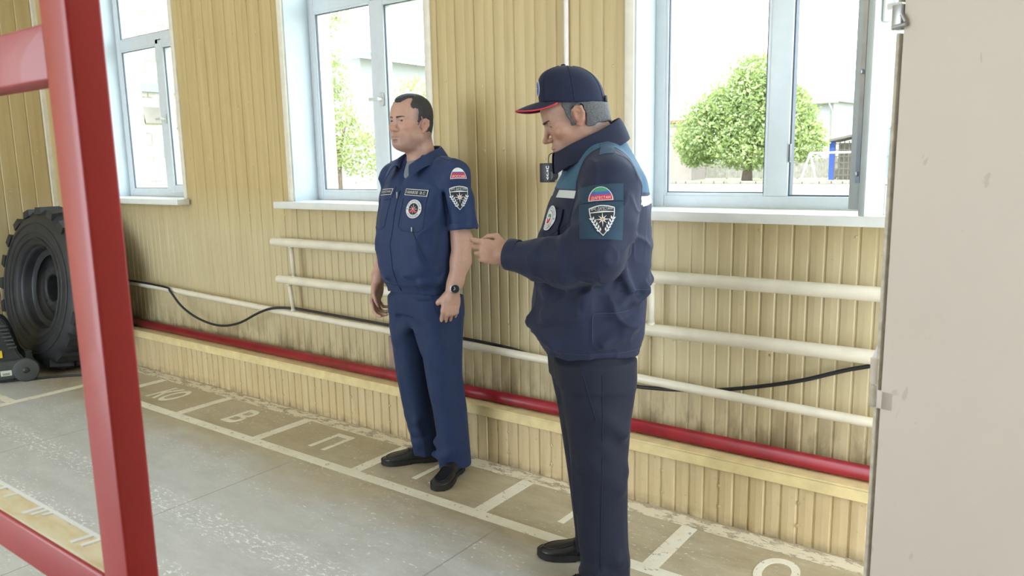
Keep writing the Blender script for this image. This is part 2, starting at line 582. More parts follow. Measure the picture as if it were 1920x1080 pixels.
FY = 3.075
def window(n, x0, x1, xm, open_right=False):
    """x0..x1 the opening, xm the mullion's centre."""
    root = empty('window_%d' % n, ((x0 + x1) / 2, FY, ZS), kind='structure')
    T = Matrix.Translation(-root.location)
    def part(name, bm, mat, **k):
        bm.transform(T)
        return mesh_obj(name, bm, mat, root, k.get('smooth', True), 35)
    zt = ZT; ztr = 2.36
    bm = bmesh.new()
    y0, y1 = FY, FY + 0.06
    frame_rect(bm, x0 + 0.012, x1 - 0.012, ZS + 0.002, zt, 0.048, y0, y1)
    box(bm, xm - 0.042, xm + 0.042, y0, y1, ZS + 0.05, ztr, 0, 0.004)
    box(bm, x0 + 0.06, x1 - 0.06, y0, y1, ztr - 0.035, ztr + 0.035, 0, 0.004)
    part('frame', bm, M['white'])
    def sash(a, b_, z0, z1, w=0.055, yy=FY - 0.012):
        bm = bmesh.new()
        frame_rect(bm, a, b_, z0, z1, w, yy, yy + 0.06)
        frame_rect(bm, a + w, b_ - w, z0 + w, z1 - w, 0.004, yy + 0.012, yy + 0.02, 1, 0)
        for m_ in ([M['white'], M['seal']],):
            o = part('sash', bm, m_)
        return o
    def pane(a, b_, z0, z1, yy=FY + 0.02):
        bm = bmesh.new(); box(bm, a, b_, yy, yy + 0.005, z0, z1)
        return part('pane', bm, M['glass'], smooth=False)
    def bead(a, b_, z0, z1):
        bm = bmesh.new()
        frame_rect(bm, a, b_, z0, z1, 0.014, FY + 0.002, FY + 0.03)
        frame_rect(bm, a + 0.014, b_ - 0.014, z0 + 0.014, z1 - 0.014, 0.004, FY + 0.008, FY + 0.02, 1, 0)
        part('glazing_bead', bm, [M['white'], M['seal']])
    # left fixed light
    bead(x0 + 0.058, xm - 0.040, ZS + 0.048, ztr - 0.033)
    pane(x0 + 0.06, xm - 0.042, ZS + 0.05, ztr - 0.035)
    # upper light
    bead(x0 + 0.058, x1 - 0.058, ztr + 0.033, zt - 0.046)
    pane(x0 + 0.06, x1 - 0.06, ztr + 0.035, zt - 0.048)
    if not open_right:
        a, b_ = xm + 0.012, x1 - 0.035
        sash(a, b_, ZS + 0.030, ztr - 0.012)
        pane(a + 0.05, b_ - 0.05, ZS + 0.08, ztr - 0.06)
        handle_mesh(root, a + 0.028 - root.location.x, FY - 0.012 - root.location.y, 0.56)
    else:
        # the casement swung into the room on its right-hand hinges
        hx, hy = x1 - 0.035, FY + 0.02
        w = 0.685
        ang = math.radians(64)
        sg = empty('sash', (hx - root.location.x, hy - root.location.y, 0), 0, parent=root)
        sg.rotation_euler = (0, 0, ang)
        z0, z1 = 0.022, ztr - 0.012 - ZS
        bm = bmesh.new()
        frame_rect(bm, -w, 0, z0, z1, 0.09, -0.024, 0.0)
        frame_rect(bm, -w + 0.018, -0.018, z0 + 0.018, z1 - 0.018, 0.05, 0.0, 0.05)
        frame_rect(bm, -w + 0.089, -0.089, z0 + 0.089, z1 - 0.089, 0.004, -0.012, 0.0, 1, 0)
        # lock strip with pins on the free edge
        box(bm, -w + 0.015, -w + 0.0185, 0.012, 0.026, z0 + 0.1, z1 - 0.1, 2)
        for zz in (0.12, 0.42, 0.72, 1.0):
            box(bm, -w + 0.006, -w + 0.017, 0.015, 0.023, z0 + zz, z0 + zz + 0.014, 2, 0.002)
        o = mesh_obj('sash_frame', bm, [M['sash_shaded'], M['seal'], M['metal']], sg, True, 35)
        bm = bmesh.new(); box(bm, -w + 0.07, -0.07, 0.004, 0.009, z0 + 0.07, z1 - 0.07)
        mesh_obj('pane', bm, M['glass'], sg, False)
        bm = bmesh.new()
        box(bm, -0.016, 0.016, -0.012, 0.0, -0.04, 0.04, 0, 0.005)
        box(bm, -0.008, 0.008, -0.050, -0.010, -0.008, 0.008, 0, 0.003)
        box(bm, -0.012, 0.100, -0.062, -0.044, -0.012, 0.012, 0, 0.006)
        h = mesh_obj('handle', bm, M['handle'], sg, True, 40)
        h.location = (-w + 0.043, -0.024, 0.625)
        h.rotation_euler = (0, math.radians(0), 0)
        # the fixed frame's seal and hinge cups round the open half
        bm = bmesh.new()
        frame_rect(bm, xm + 0.042, x1 - 0.060, ZS + 0.05, ztr - 0.035, 0.006, FY + 0.01, FY + 0.05, 0, 0)
        box(bm, xm + 0.040, xm + 0.050, FY - 0.004, FY + 0.012, 1.42, 1.49, 1, 0.002)
        part('seal', bm, [M['seal'], M['metal']])
    # reveals
    bm = bmesh.new()
    box(bm, x0 - 0.004, x0 + 0.012, YB + 0.004, FY + 0.02, ZS, zt)
    box(bm, x1 - 0.012, x1 + 0.004, YB + 0.004, FY + 0.02, ZS, zt)
    box(bm, x0, x1, YB + 0.004, FY + 0.02, zt - 0.012, zt + 0.004)
    part('reveal', bm, M['reveal'], smooth=False)
    # corner trim on the boards
    bm = bmesh.new()
    for a, b_ in ((x0 - 0.036, x0 + 0.004), (x1 - 0.004, x1 + 0.036)):
        box(bm, a, b_, YB - 0.009, YB + 0.006, ZS, zt + 0.036, 0, 0.002)
    box(bm, x0 + 0.004, x1 - 0.004, YB - 0.009, YB + 0.006, zt - 0.004, zt + 0.036, 0, 0.002)
    part('casing', bm, M['casing'])
    bm = bmesh.new()
    box(bm, x0 - 0.065, x1 + 0.065, 2.80, YB - 0.010, ZS - 0.038, ZS, 0, 0.004)
    box(bm, x0 + 0.001, x1 - 0.001, YB - 0.012, FY + 0.03, ZS - 0.038, ZS, 0)
    part('window_sill', bm, M['sill'])
    # outside sill flashing
    return root
window(1, -5.98, -4.90, -5.375)
window(2, -3.74, -2.64, -3.162)
window(3, -1.50, -0.19, -0.955, True)
# ------------------------------------------------------------------ heating pipes
def rail_y(): return 2.832
def register(x0, x1, ztop, zmid, zlow, risers, label):
    root = empty('heating_register', (x0, 2.832, 0), 0, label, 'heating pipe', 'pipe registers under the windows')
    for z in (ztop, zmid):
        bm = bmesh.new()
        L = x1 - x0
        r = 0.0265
        prof = [(0.0, -0.012), (r * 0.6, -0.010), (r * 0.92, -0.004), (r, 0.003), (r, L - 0.003), (r * 0.92, L + 0.004), (r * 0.6, L + 0.010), (0.0, L + 0.012)]
        lathe(bm, [(max(a, 0.0005), b) for a, b in prof], 'x', 24)
        o = mesh_obj('pipe', bm, M['rail'], root)
        o.location = (0.0 if z == ztop else 0.03, 0, z)
    for (xa, za, zb) in risers:
        bm = bmesh.new()
        tube(bm, [(xa[0], 0, za), (xa[1], 0, zb)], 0.0135, 14)
        o = mesh_obj('riser', bm, M['rail'], root)
        for x, z in ((xa[0], za), (xa[1], zb)):
            bm = bmesh.new()
            tube(bm, [(x, 0, z - 0.006), (x, 0, z + 0.006)], 0.0165, 14)
            mesh_obj('weld_bead', bm, M['rail'], o)
    # wall brackets
    for xx in (0.35, (x1 - x0) - 0.3):
        for z in (ztop, zmid):
            bm = bmesh.new()
            box(bm, xx - 0.006, xx + 0.006, 0.010, 0.066, z - 0.008, z + 0.008)
            mesh_obj('bracket', bm, M['rail'], root, False)
    return root
def low_z(x):   # the supply pipe falls towards the right
    return 0.607 + (x + 5.5) * (-0.0200)
register(-3.87, -2.72, 0.997, 0.771, 0.6, [((0.165, 0.175), 0.973, 0.797), ((0.125, 0.150), 0.745, low_z(-3.73) + 0.02)],
         'short pair of cream pipes on the wall behind the bareheaded man')
register(-1.50, 0.30, 0.966, 0.742, 0.52, [((0.125, 0.125), 0.940, 0.768), ((0.060, 0.045), 0.716, low_z(-1.45) + 0.02)],
         'long pair of cream pipes under the right window, beside the man in the cap')
root = empty('supply_pipe', (-6.84, 2.832, 0), 0, 'thin cream pipe running the whole wall just above the red pipe', 'heating pipe')
bm = bmesh.new()
pts = [(x + 6.84, 0.0, low_z(x) + 0.004 * math.sin(x * 2.1)) for x in np.linspace(-6.84, 0.98, 30)]
tube(bm, pts, 0.019, 18)
mesh_obj('pipe', bm, M['rail'], root)
for x in (-6.2, -4.9, -2.2, -0.4):
    bm = bmesh.new(); box(bm, x + 6.84 - 0.006, x + 6.84 + 0.006, 0.005, 0.066, low_z(x) - 0.008, low_z(x) + 0.008)
    mesh_obj('bracket', bm, M['rail'], root, False)

M['redpipe'] = simple('glossy_red_pipe_paint', (0.24, 0.010, 0.018), 0.36, var=0.28, scale=7)
bm = bmesh.new()
tube(bm, [(0, 0, 0), (7.83, 0, 0)], 0.0285, 28)
o = mesh_obj('pipe', bm, M['redpipe'])
o.location = (-6.845, 2.838, 0.311)
props(o, 'red painted pipe lying on the cream plinth along the wall', 'pipe')

# ------------------------------------------------------------------ cables
M['cable'] = simple('black_cable_rubber', (0.012, 0.013, 0.018), 0.45, var=0.2)
pts = [(-6.80, 2.80, 0.66), (-6.2, 2.812, 0.638), (-5.55, 2.812, 0.632), (-5.10, 2.808, 0.622), (-5.02, 2.797, 0.600), (-4.90, 2.800, 0.507), (-4.72, 2.806, 0.440), (-4.49, 2.812, 0.414), (-4.26, 2.808, 0.455), (-4.02, 2.800, 0.550),
       (-3.88, 2.806, 0.592), (-3.74, 2.832, 0.601), (-3.60, 2.845, 0.597), (-2.92, 2.850, 0.583), (-2.2, 2.855, 0.565), (-1.95, 2.875, 0.52), (-1.75, 2.878, 0.475), (-1.52, 2.876, 0.470), (-1.33, 2.876, 0.482), (-1.16, 2.876, 0.505), (-0.98, 2.877, 0.545), (-0.78, 2.878, 0.605), (-0.575, 2.880, 0.685), (-0.40, 2.880, 0.72), (0.2, 2.88, 0.75)]
bm = bmesh.new(); tube(bm, smooth_path(pts, 7), 0.0078, 10)
props(mesh_obj('power_cable', bm, M['cable']), 'black cable draped over the thin pipe, sagging in a loop', 'cable')

M['trunk'] = simple('white_cable_plastic', (0.78, 0.72, 0.68), 0.45, var=0.04)
bm = bmesh.new()
tube(bm, smooth_path([(-1.815, 2.888, 3.58), (-1.815, 2.888, 1.60), (-1.812, 2.888, 1.46), (-1.806, 2.888, 1.42), (-1.805, 2.888, 1.36), (-1.808, 2.888, 1.28), (-1.812, 2.888, 1.262)], 8), 0.0105, 12)
props(mesh_obj('wall_cable', bm, M['trunk']), 'white cable running straight up the boards above the cap', 'cable')

# socket with a plugged-in adapter
root = empty('wall_socket', (-1.862, 2.899, 1.387), 0, 'small white surface socket on the boards beside the capped man\'s collar', 'socket')
bm = bmesh.new(); box(bm, -0.036, 0.036, -0.034, 0, -0.033, 0.033, 0, 0.006, seg=3)
mesh_obj('socket_body', bm, M['white'], root, True, 40)
bm = bmesh.new(); box(bm, -0.030, 0.030, -0.038, -0.033, -0.028, 0.028, 0, 0.003)
mesh_obj('cover_plate', bm, M['sill'], root, True, 40)
M['adapter'] = simple('matte_black_plastic', (0.018, 0.019, 0.026), 0.4, var=0.1)
M['ink'] = simple('white_ink', (0.85, 0.87, 0.9), 0.5, var=0.02)
root = empty('power_adapter', (-1.884, 2.860, 1.392), 0, 'black plug-in adapter in the white wall socket', 'adapter')
bm = bmesh.new()
box(bm, -0.030, 0.024, -0.045, 0.0, -0.042, 0.042, 0, 0.004)
lathe(bm, [(0.001, -0.040), (0.022, -0.040), (0.024, -0.036), (0.024, 0.0), (0.001, 0.0)], 'y', 24, center=(0.016, 0, -0.012))
mesh_obj('adapter_body', bm, M['adapter'], root, True, 40)
me = text_mesh('<<-×C', 0.022, 0.0004, 0.0003)
o = from_mesh('marking', me, M['ink'], root, False)
o.rotation_euler = Euler((math.radians(90), math.radians(-90), 0)).to_matrix().to_euler()
o.matrix_local = Matrix.Translation((0.014, -0.0457, 0.0)) @ Matrix(((0, -1, 0, 0), (0, 0, -1, 0), (1, 0, 0, 0), (0, 0, 0, 1)))
bm = bmesh.new()
tube(bm, smooth_path([(0.004, -0.022, 0.038), (0.004, -0.022, 0.066), (0.013, -0.016, 0.083), (0.035, 0.010, 0.086), (0.060, 0.022, 0.083)], 6), 0.0022, 8)
mesh_obj('lead', bm, M['cable'], root)

M['block'] = simple('weathered_brown_board', (0.30, 0.215, 0.17), 0.7, var=0.25, scale=12)
bm = bmesh.new(); box(bm, -0.075, 0.06, -0.009, 0.009, 0, 0.232, 0, 0.002)
for z in (0.17, 0.06):
    lathe(bm, [(0.0005, -0.012), (0.005, -0.011), (0.006, -0.009)], 'y', 10, center=(-0.06, 0, z))
o = mesh_obj('wooden_board', bm, M['block'], None, True, 30)
o.location = (-2.895, 2.8815, 0.2805)
props(o, 'small brown board standing on the plinth behind the bareheaded man\'s leg', 'board')

# ------------------------------------------------------------------ foreground frame
M['redpaint'] = simple('red_enamel', (0.42, 0.016, 0.022), 0.40, var=0.06, scale=6, coat=0.15)
root = empty('red_rack', (-0.90, 0.42, 0), 0, 'red square-tube rack standing in the left foreground', 'rack')
def rackbox(name, x0, x1, y0, y1, z0, z1, bev=0.004):
    bm = bmesh.new(); box(bm, x0 + 0.90, x1 + 0.90, y0 - 0.42, y1 - 0.42, z0, z1, 0, bev, seg=3)
    return mesh_obj(name, bm, M['redpaint'], root, True, 50)
rackbox('post', -0.934, -0.871, 0.400, 0.438, 0.0, 2.15)
rackbox('post', -2.32, -2.257, 0.400, 0.438, 0.0, 2.15)
rackbox('rail', -2.257, -0.934, 0.402, 0.442, 1.540, 1.602)
rackbox('rail', -2.257, -0.934, 0.399, 0.445, 0.885, 0.943)
rackbox('rail', -2.257, -0.934, 0.402, 0.438, 0.20, 0.26)
for x in (-0.934, -2.32):
    rackbox('foot', x - 0.02, x + 0.083, 0.16, 0.68, 0.0, 0.04)
M['tape'] = None
def tape_mat():
    m, nt, b = newmat('scuffed_yellow_wood')
    tc = nt.nodes.new('ShaderNodeTexCoord'); P = tc.outputs['Object']
    c = ramp(nt, noise(nt, 12, 4, 0.6, P, (1, 3, 1)), [(0.3, (0.68, 0.54, 0.28)), (0.5, (0.78, 0.69, 0.47)), (0.7, (0.84, 0.79, 0.64))])
    g = noise(nt, 26, 3, 0.6, P, (0.5, 3, 1))
    c = mix(nt, mth(nt, 'MULTIPLY', maprange(nt, g, 0.66, 0.72), 0.7), c, (0.35, 0.28, 0.18))
    nt.links.new(c, b.inputs['Base Color']); b.inputs['Roughness'].default_value = 0.55
    return m
M['tape'] = tape_mat()
strip_o = None
bm = bmesh.new(); box(bm, -2.2 + 0.90, -0.936 + 0.90, 0.4035 - 0.42, 0.4445 - 0.42, 0.9435, 0.9465)
wood = mesh_obj('wooden_strip', bm, M['tape'], root, False)
wood['label'] = 'pale yellow strip with white paint dashes'
bm = bmesh.new()
x = -1.30
box(bm, -2.2 + 0.90, -0.936 + 0.90, 0.4395 - 0.42, 0.4455 - 0.42, 0.9465, 0.9475)
for (xa, ln, wd) in ((-1.335, 0.024, 0.010), (-1.29, 0.018, 0.006), (-1.205, 0.026, 0.009), (-1.188, 0.020, 0.007), (-1.172, 0.012, 0.007), (-1.052, 0.026, 0.009), (-1.030, 0.022, 0.008), (-1.46, 0.02, 0.01)):
    p = [(xa, 0.4395), (xa + wd, 0.4395), (xa + wd - 0.004, 0.4395 - ln), (xa - 0.004, 0.4395 - ln)]
    vs_ = [bm.verts.new((px + 0.90, py - 0.42, z)) for z in (0.9465, 0.9475) for px, py in p]
    bm.faces.new(vs_[3::-1]); bm.faces.new(vs_[4:])
    for k in range(4): bm.faces.new((vs_[k], vs_[(k + 1) % 4], vs_[4 + (k + 1) % 4], vs_[4 + k]))
mesh_obj('white_paint_dashes', bm, M['ink'], wood, False)

# ------------------------------------------------------------------ grey-cream gate leaf on the right
def gate_mat():
    m, nt, b = newmat('scuffed_cream_gate_paint')
    tc = nt.nodes.new('ShaderNodeTexCoord'); P = tc.outputs['Object']
    n1 = noise(nt, 2.2, 5, 0.6, P)
    c = ramp(nt, n1, [(0.3, (0.80, 0.71, 0.65)), (0.5, (0.83, 0.745, 0.685)), (0.7, (0.83, 0.765, 0.70))])
    n2 = noise(nt, 45, 4, 0.75, P, (1, 1, 0.5))
    c = mix(nt, mth(nt, 'MULTIPLY', maprange(nt, n2, 0.70, 0.75), 0.35), c, (0.40, 0.35, 0.29))
    n3 = noise(nt, 14, 3, 0.5, P, (2.2, 1, 0.9), 0.8)
    c = mix(nt, mth(nt, 'MULTIPLY', maprange(nt, n3, 0.70, 0.72), 0.3), c, (0.45, 0.40, 0.34))
    nt.links.new(c, b.inputs['Base Color']); b.inputs['Roughness'].default_value = 0.5
    bump(nt, b, noise(nt, 70, 3, 0.6, P), 0.06, 0.003)
    return m
M['gate'] = gate_mat()
M['gedge'] = simple('chipped_gate_edge', (0.68, 0.63, 0.55), 0.5, var=0.18, scale=60)
M['dark'] = simple('painted_shade', (0.03, 0.026, 0.024), 0.8)  # near-black painted in for the shade of the leaf's gap and wheel holes
gang = -math.atan2(0.37, 0.93)
gl = empty('door_1', (-0.2715, 1.5, 0), gang, kind='structure')
bm = bmesh.new(); box(bm, 0.0125, 1.25, 0.0, 0.045, 0.012, 2.55, 0, 0.003)
mesh_obj('panel', bm, M['gate'], gl, True, 40)
bm = bmesh.new(); box(bm, 0.007, 0.0125, 0.012, 0.045, 0.012, 2.55)
mesh_obj('gap_shade', bm, M['dark'], gl, False)  # dark plate standing in for the shadow inside the gap
bm = bmesh.new(); box(bm, 0.0, 0.007, 0.0, 0.045, 0.012, 1.648, 0, 0.0015); box(bm, 0.0, 0.007, 0.0, 0.045, 1.70, 2.55, 0, 0.0015)
mesh_obj('edge_strip', bm, M['gedge'], gl, True, 40)
hg = empty('hinge', (-0.003, 0.004, 1.02), 0, parent=gl)
bm = bmesh.new()
lathe(bm, [(0.0005, -0.0), (0.007, 0.0), (0.0085, 0.003), (0.0085, 0.045), (0.009, 0.046), (0.009, 0.049), (0.0005, 0.049)], 'z', 20)
mesh_obj('knuckle', bm, M['gate'], hg, True, 40)
bm = bmesh.new()
lathe(bm, [(0.0005, -0.045), (0.006, -0.045), (0.0078, -0.041), (0.0078, -0.003), (0.0005, -0.003)], 'z', 20)
mesh_obj('knuckle', bm, M['gedge'], hg, True, 40)
bm = bmesh.new(); box(bm, 0.004, 0.04, -0.004, 0.0, -0.045, -0.01, 0, 0.001)
mesh_obj('leaf', bm, M['gate'], hg, True, 40)
bm = bmesh.new()
v = [bm.verts.new(p) for p in ((-0.006, -0.002, 0.049), (0.008, -0.002, 0.049), (0.006, -0.002, 0.085), (-0.006, 0.01, 0.049), (0.008, 0.01, 0.049), (0.006, 0.01, 0.085))]
for f in ((0, 1, 2), (5, 4, 3), (0, 3, 4, 1), (1, 4, 5, 2), (2, 5, 3, 0)): bm.faces.new([v[i] for i in f])
mesh_obj('gusset', bm, M['ink'], hg, False)
lt = empty('latch', (0.0, 0.0, 1.665), 0, parent=gl)
bm = bmesh.new(); box(bm, -0.006, 0.012, -0.006, 0.02, -0.012, 0.030, 0, 0.002)
mesh_obj('latch_plate', bm, M['metal'], lt, True, 40)
bm = bmesh.new(); tube(bm, [(-0.004, -0.004, -0.008), (0.022, -0.006, -0.006)], 0.004, 10); tube(bm, [(0.012, -0.006, 0.012), (0.020, -0.006, -0.002)], 0.003, 10)
mesh_obj('latch_bolt', bm, M['metal'], lt, True, 40)

# ------------------------------------------------------------------ truck wheel leaning by the corner
def rubber():
    m, nt, b = newmat('black_tyre_rubber')
    n1 = noise(nt, 7, 5, 0.65)
    c = ramp(nt, n1, [(0.3, (0.010, 0.011, 0.013)), (0.6, (0.022, 0.023, 0.026)), (0.8, (0.05, 0.05, 0.052))])
    nt.links.new(c, b.inputs['Base Color']); b.inputs['Roughness'].default_value = 0.55
    bump(nt, b, noise(nt, 60, 3), 0.15, 0.004)
    return m
M['rubber'] = rubber()
M['rim'] = simple('dark_painted_rim', (0.032, 0.034, 0.040), 0.42, 0.2, var=0.3, scale=8)
wh = empty('truck_wheel', (-5.985, 2.335, 0.0), math.radians(2), 'big black truck wheel leaning in the corner behind the red post', 'wheel')
tilt = Matrix.Rotation(math.radians(-7), 4, 'X')
cz = 0.608
R_ = 0.60
bm = bmesh.new()
W_ = 0.31
prof = [(0.30, 0.05), (0.31, 0.015), (0.335, 0.0), (0.42, -0.022), (0.50, -0.012), (0.545, 0.012), (0.568, 0.04), (0.575, W_ / 2), (0.568, W_ - 0.04), (0.545, W_ - 0.012), (0.50, W_ + 0.012), (0.42, W_ + 0.02), (0.335, W_), (0.30, W_ - 0.05), (0.29, W_ / 2)]
lathe(bm, prof, 'y', 72, close=True)
for q in range(3):   # rings on the sidewall
    rr = (0.36, 0.405, 0.47)[q]
    lathe(bm, [(rr - 0.004, -0.018), (rr, -0.026), (rr + 0.004, -0.018)], 'y', 72)
TT = Matrix.Translation((0, 0, cz)) @ tilt
bm.transform(TT)
ty = mesh_obj('tyre', bm, M['rubber'], wh)
nlug = 20
for k in range(nlug):
    a = 2 * PI * k / nlug
    bm = bmesh.new()
    for side in (0, 1):
        aa = a + (0.5 * 2 * PI / nlug if side else 0)
        y0 = -0.004 if not side else W_ / 2 + 0.01
        y1 = W_ / 2 - 0.01 if not side else W_ + 0.004
        vs_ = []
        for (r, ex) in ((0.535, 0.0), (0.603, 0.0)):
            for (y, da, rr) in ((y0, -0.085, -0.02 if not side else 0), (y0, 0.085, -0.02 if not side else 0), (y1, 0.085, 0 if not side else -0.02), (y1, -0.085, 0 if not side else -0.02)):
                sk = 0.05 * ((y - y0) / (y1 - y0)) * (1 if not side else -1)
                shr = 0.78 if r > 0.58 else 1.0
                ang_ = aa + da * shr + sk
                vs_.append(bm.verts.new(((r + (rr if r > 0.58 else 0)) * math.cos(ang_), y, (r + (rr if r > 0.58 else 0)) * math.sin(ang_))))
        bm.faces.new(vs_[3::-1]); bm.faces.new(vs_[4:])
        for j in range(4): bm.faces.new((vs_[j], vs_[(j + 1) % 4], vs_[4 + (j + 1) % 4], vs_[4 + j]))
    bmesh.ops.recalc_face_normals(bm, faces=bm.faces)
    bm.transform(TT)
    mesh_obj('tread_block', bm, M['rubber'], ty, False)
bm = bmesh.new()
prof = [(0.315, 0.010), (0.318, 0.022), (0.300, 0.028), (0.290, 0.05), (0.285, 0.10), (0.262, 0.12), (0.255, 0.165), (0.215, 0.17), (0.180, 0.125), (0.165, 0.112), (0.102, 0.110), (0.099, 0.12), (0.099, 0.20)]
lathe(bm, prof, 'y', 64)
lathe(bm, [(0.245, 0.105), (0.27, 0.100), (0.285, 0.09)], 'y', 64)
bm.transform(TT)
bmesh.ops.recalc_face_normals(bm, faces=bm.faces)
rim = mesh_obj('rim', bm, M['rim'], wh)
bm = bmesh.new()
lathe(bm, [(0.0005, 0.195), (0.11, 0.195)], 'y', 32); bm.transform(TT)
mesh_obj('hub_hole', bm, M['dark'], rim)
for k in range(10):
    a = 2 * PI * k / 10 + 0.2
    bm = bmesh.new()
    c = (0.132 * math.cos(a), 0.1095, 0.132 * math.sin(a))
    lathe(bm, [(0.0005, -0.001), (0.0125, -0.001), (0.014, 0.003)], 'y', 14, center=c); bm.transform(TT)
    mesh_obj('bolt_hole', bm, M['dark'], rim)

# ------------------------------------------------------------------ pressure washer beside the wheel
M['mbody'] = simple('charcoal_plastic', (0.020, 0.022, 0.024), 0.45, var=0.15)
M['mgrey'] = simple('grey_plastic', (0.055, 0.06, 0.058), 0.5, var=0.1)
M['lime'] = simple('lime_label', (0.45, 0.75, 0.05), 0.5, var=0.03)
M['yel'] = simple('yellow_label', (0.80, 0.60, 0.02), 0.5, var=0.05)
M['pale'] = simple('pale_label', (0.60, 0.62, 0.52), 0.5, var=0.05)
M['pinkend'] = simple('red_cap', (0.65, 0.12, 0.10), 0.45, var=0.05)
# local x to the right as seen from the room (towards the wall), local y away
mw = empty('pressure_washer', (-5.86, 2.035, 0), math.radians(66), 'charcoal pressure washer with yellow label in front of the truck wheel', 'pressure washer')
bm = bmesh.new()
secs = [(0.05, -0.42, 0.10), (0.16, -0.42, 0.105), (0.20, -0.40, 0.075), (0.30, -0.38, 0.055), (0.40, -0.34, 0.030), (0.445, -0.30, 0.005), (0.455, -0.28, -0.02)]
rings = []
for z, xa, xb in secs:
    rings.append([bm.verts.new(p) for p in ((xa, 0.0 + (z - 0.05) * 0.12, z), (xb, 0.0 + (z - 0.05) * 0.12, z), (xb, 0.26 - (z - 0.05) * 0.1, z), (xa, 0.26 - (z - 0.05) * 0.1, z))])
for i in range(len(rings) - 1):
    for k in range(4): bm.faces.new((rings[i][k], rings[i][(k + 1) % 4], rings[i + 1][(k + 1) % 4], rings[i + 1][k]))
bm.faces.new(rings[0][::-1]); bm.faces.new(rings[-1])
bmesh.ops.bevel(bm, geom=bm.edges[:], offset=0.010, segments=3, affect='EDGES')
mesh_obj('housing', bm, M['mbody'], mw, True, 40)
bm = bmesh.new(); box(bm, -0.44, 0.10, -0.035, 0.28, 0.022, 0.155, 0, 0.018, seg=3)
mesh_obj('base_tray', bm, M['mgrey'], mw, True, 40)
for i in range(7):
    bm = bmesh.new()
    z = 0.235 + i * 0.026
    xx = 0.062 - i * 0.0075
    box(bm, xx - 0.040, xx + 0.012, 0.0, 0.055, z, z + 0.012, 0, 0.003)
    mesh_obj('vent_rib', bm, M['mgrey'], mw, True, 40)
for y in (-0.03, 0.25):
    bm = bmesh.new()
    lathe(bm, [(0.0005, -0.028), (0.060, -0.028), (0.078, -0.022), (0.083, -0.012), (0.083, 0.012), (0.078, 0.022), (0.060, 0.028), (0.0005, 0.028)], 'y', 36, center=(0.115, y, 0.083))
    wo = mesh_obj('wheel', bm, M['mgrey'], mw, True, 40)
    bm = bmesh.new()
    lathe(bm, [(0.0005, -0.036), (0.018, -0.035), (0.022, -0.028)], 'y', 20, center=(0.115, y, 0.083))
    mesh_obj('hub_cap', bm, M['mbody'], wo)
bm = bmesh.new(); box(bm, -0.16, -0.015, 0.008, 0.0165, 0.175, 0.225, 0, 0.001)
mesh_obj('warning_label', bm, M['yel'], mw, False)['label'] = 'yellow warning label'
bm = bmesh.new(); box(bm, -0.035, 0.03, -0.038, -0.034, 0.055, 0.092, 0, 0.0)
lb = mesh_obj('rating_label', bm, M['pale'], mw, False); lb['label'] = 'small pale label'
bm = bmesh.new()
for k in range(7): box(bm, -0.022 + k * 0.006, -0.019 + k * 0.006, -0.0385, -0.0378, 0.060, 0.075)
mesh_obj('print_lines', bm, M['mbody'], lb, False)
bm = bmesh.new(); box(bm, -0.055, 0.05, -0.037, -0.034, 0.102, 0.112)
mesh_obj('trim_line', bm, M['mgrey'], mw, False)
bm = bmesh.new(); box(bm, -0.20, -0.055, 0.035, 0.06, 0.41, 0.44, 0, 0.005)
mesh_obj('knob', bm, M['lime'], mw, True, 40)['label'] = 'lime green knob'
bm = bmesh.new()
tube(bm, smooth_path([(-0.30, 0.12, 0.44), (-0.27, 0.12, 0.62), (-0.16, 0.11, 0.76), (-0.06, 0.10, 0.74), (-0.02, 0.09, 0.64), (-0.02, 0.08, 0.50), (-0.06, 0.08, 0.43)], 8), 0.017, 14)
hs = mesh_obj('hose', bm, M['cable'], mw)
bm = bmesh.new(); tube(bm, [(-0.033, 0.088, 0.70), (-0.020, 0.088, 0.665)], 0.021, 16)
mesh_obj('hose_collar', bm, M['pinkend'], hs)['label'] = 'dull red collar on the hose'
bm = bmesh.new()
rr = random.Random(5)
for k in range(6):
    a = rr.uniform(0, 6)
    pts = [(-0.13 + 0.075 * math.cos(a + t) + rr.uniform(-.01, .01), 0.10 + 0.03 * math.sin(2 * t + k), 0.525 + 0.055 * math.sin(a + t) + rr.uniform(-.01, .01)) for t in np.linspace(0, 5.2, 9)]
    tube(bm, smooth_path(pts, 5), 0.0055, 8)
bmesh.ops.translate(bm, verts=bm.verts, vec=(0, 0, 0.0))
mesh_obj('coiled_lead', bm, M['cable'], mw)
bm = bmesh.new(); box(bm, -0.22, -0.06, 0.06, 0.16, 0.44, 0.475, 0, 0.012)
mesh_obj('lead_hook', bm, M['mbody'], mw, True, 40)

bm = bmesh.new()
cx = [(-5.955, 1.965, 0.115), (-5.935, 1.955, 0.06), (-5.92, 1.99, 0.012), (-5.86, 2.06, 0.009), (-5.77, 2.17, 0.009), (-5.66, 2.32, 0.009), (-5.52, 2.45, 0.009), (-5.42, 2.50, 0.009)]
tube(bm, smooth_path(cx, 8), 0.0075, 10)
props(mesh_obj('floor_cord', bm, M['cable']), 'dark cord lying on the floor from the pressure washer towards the wall', 'cable')
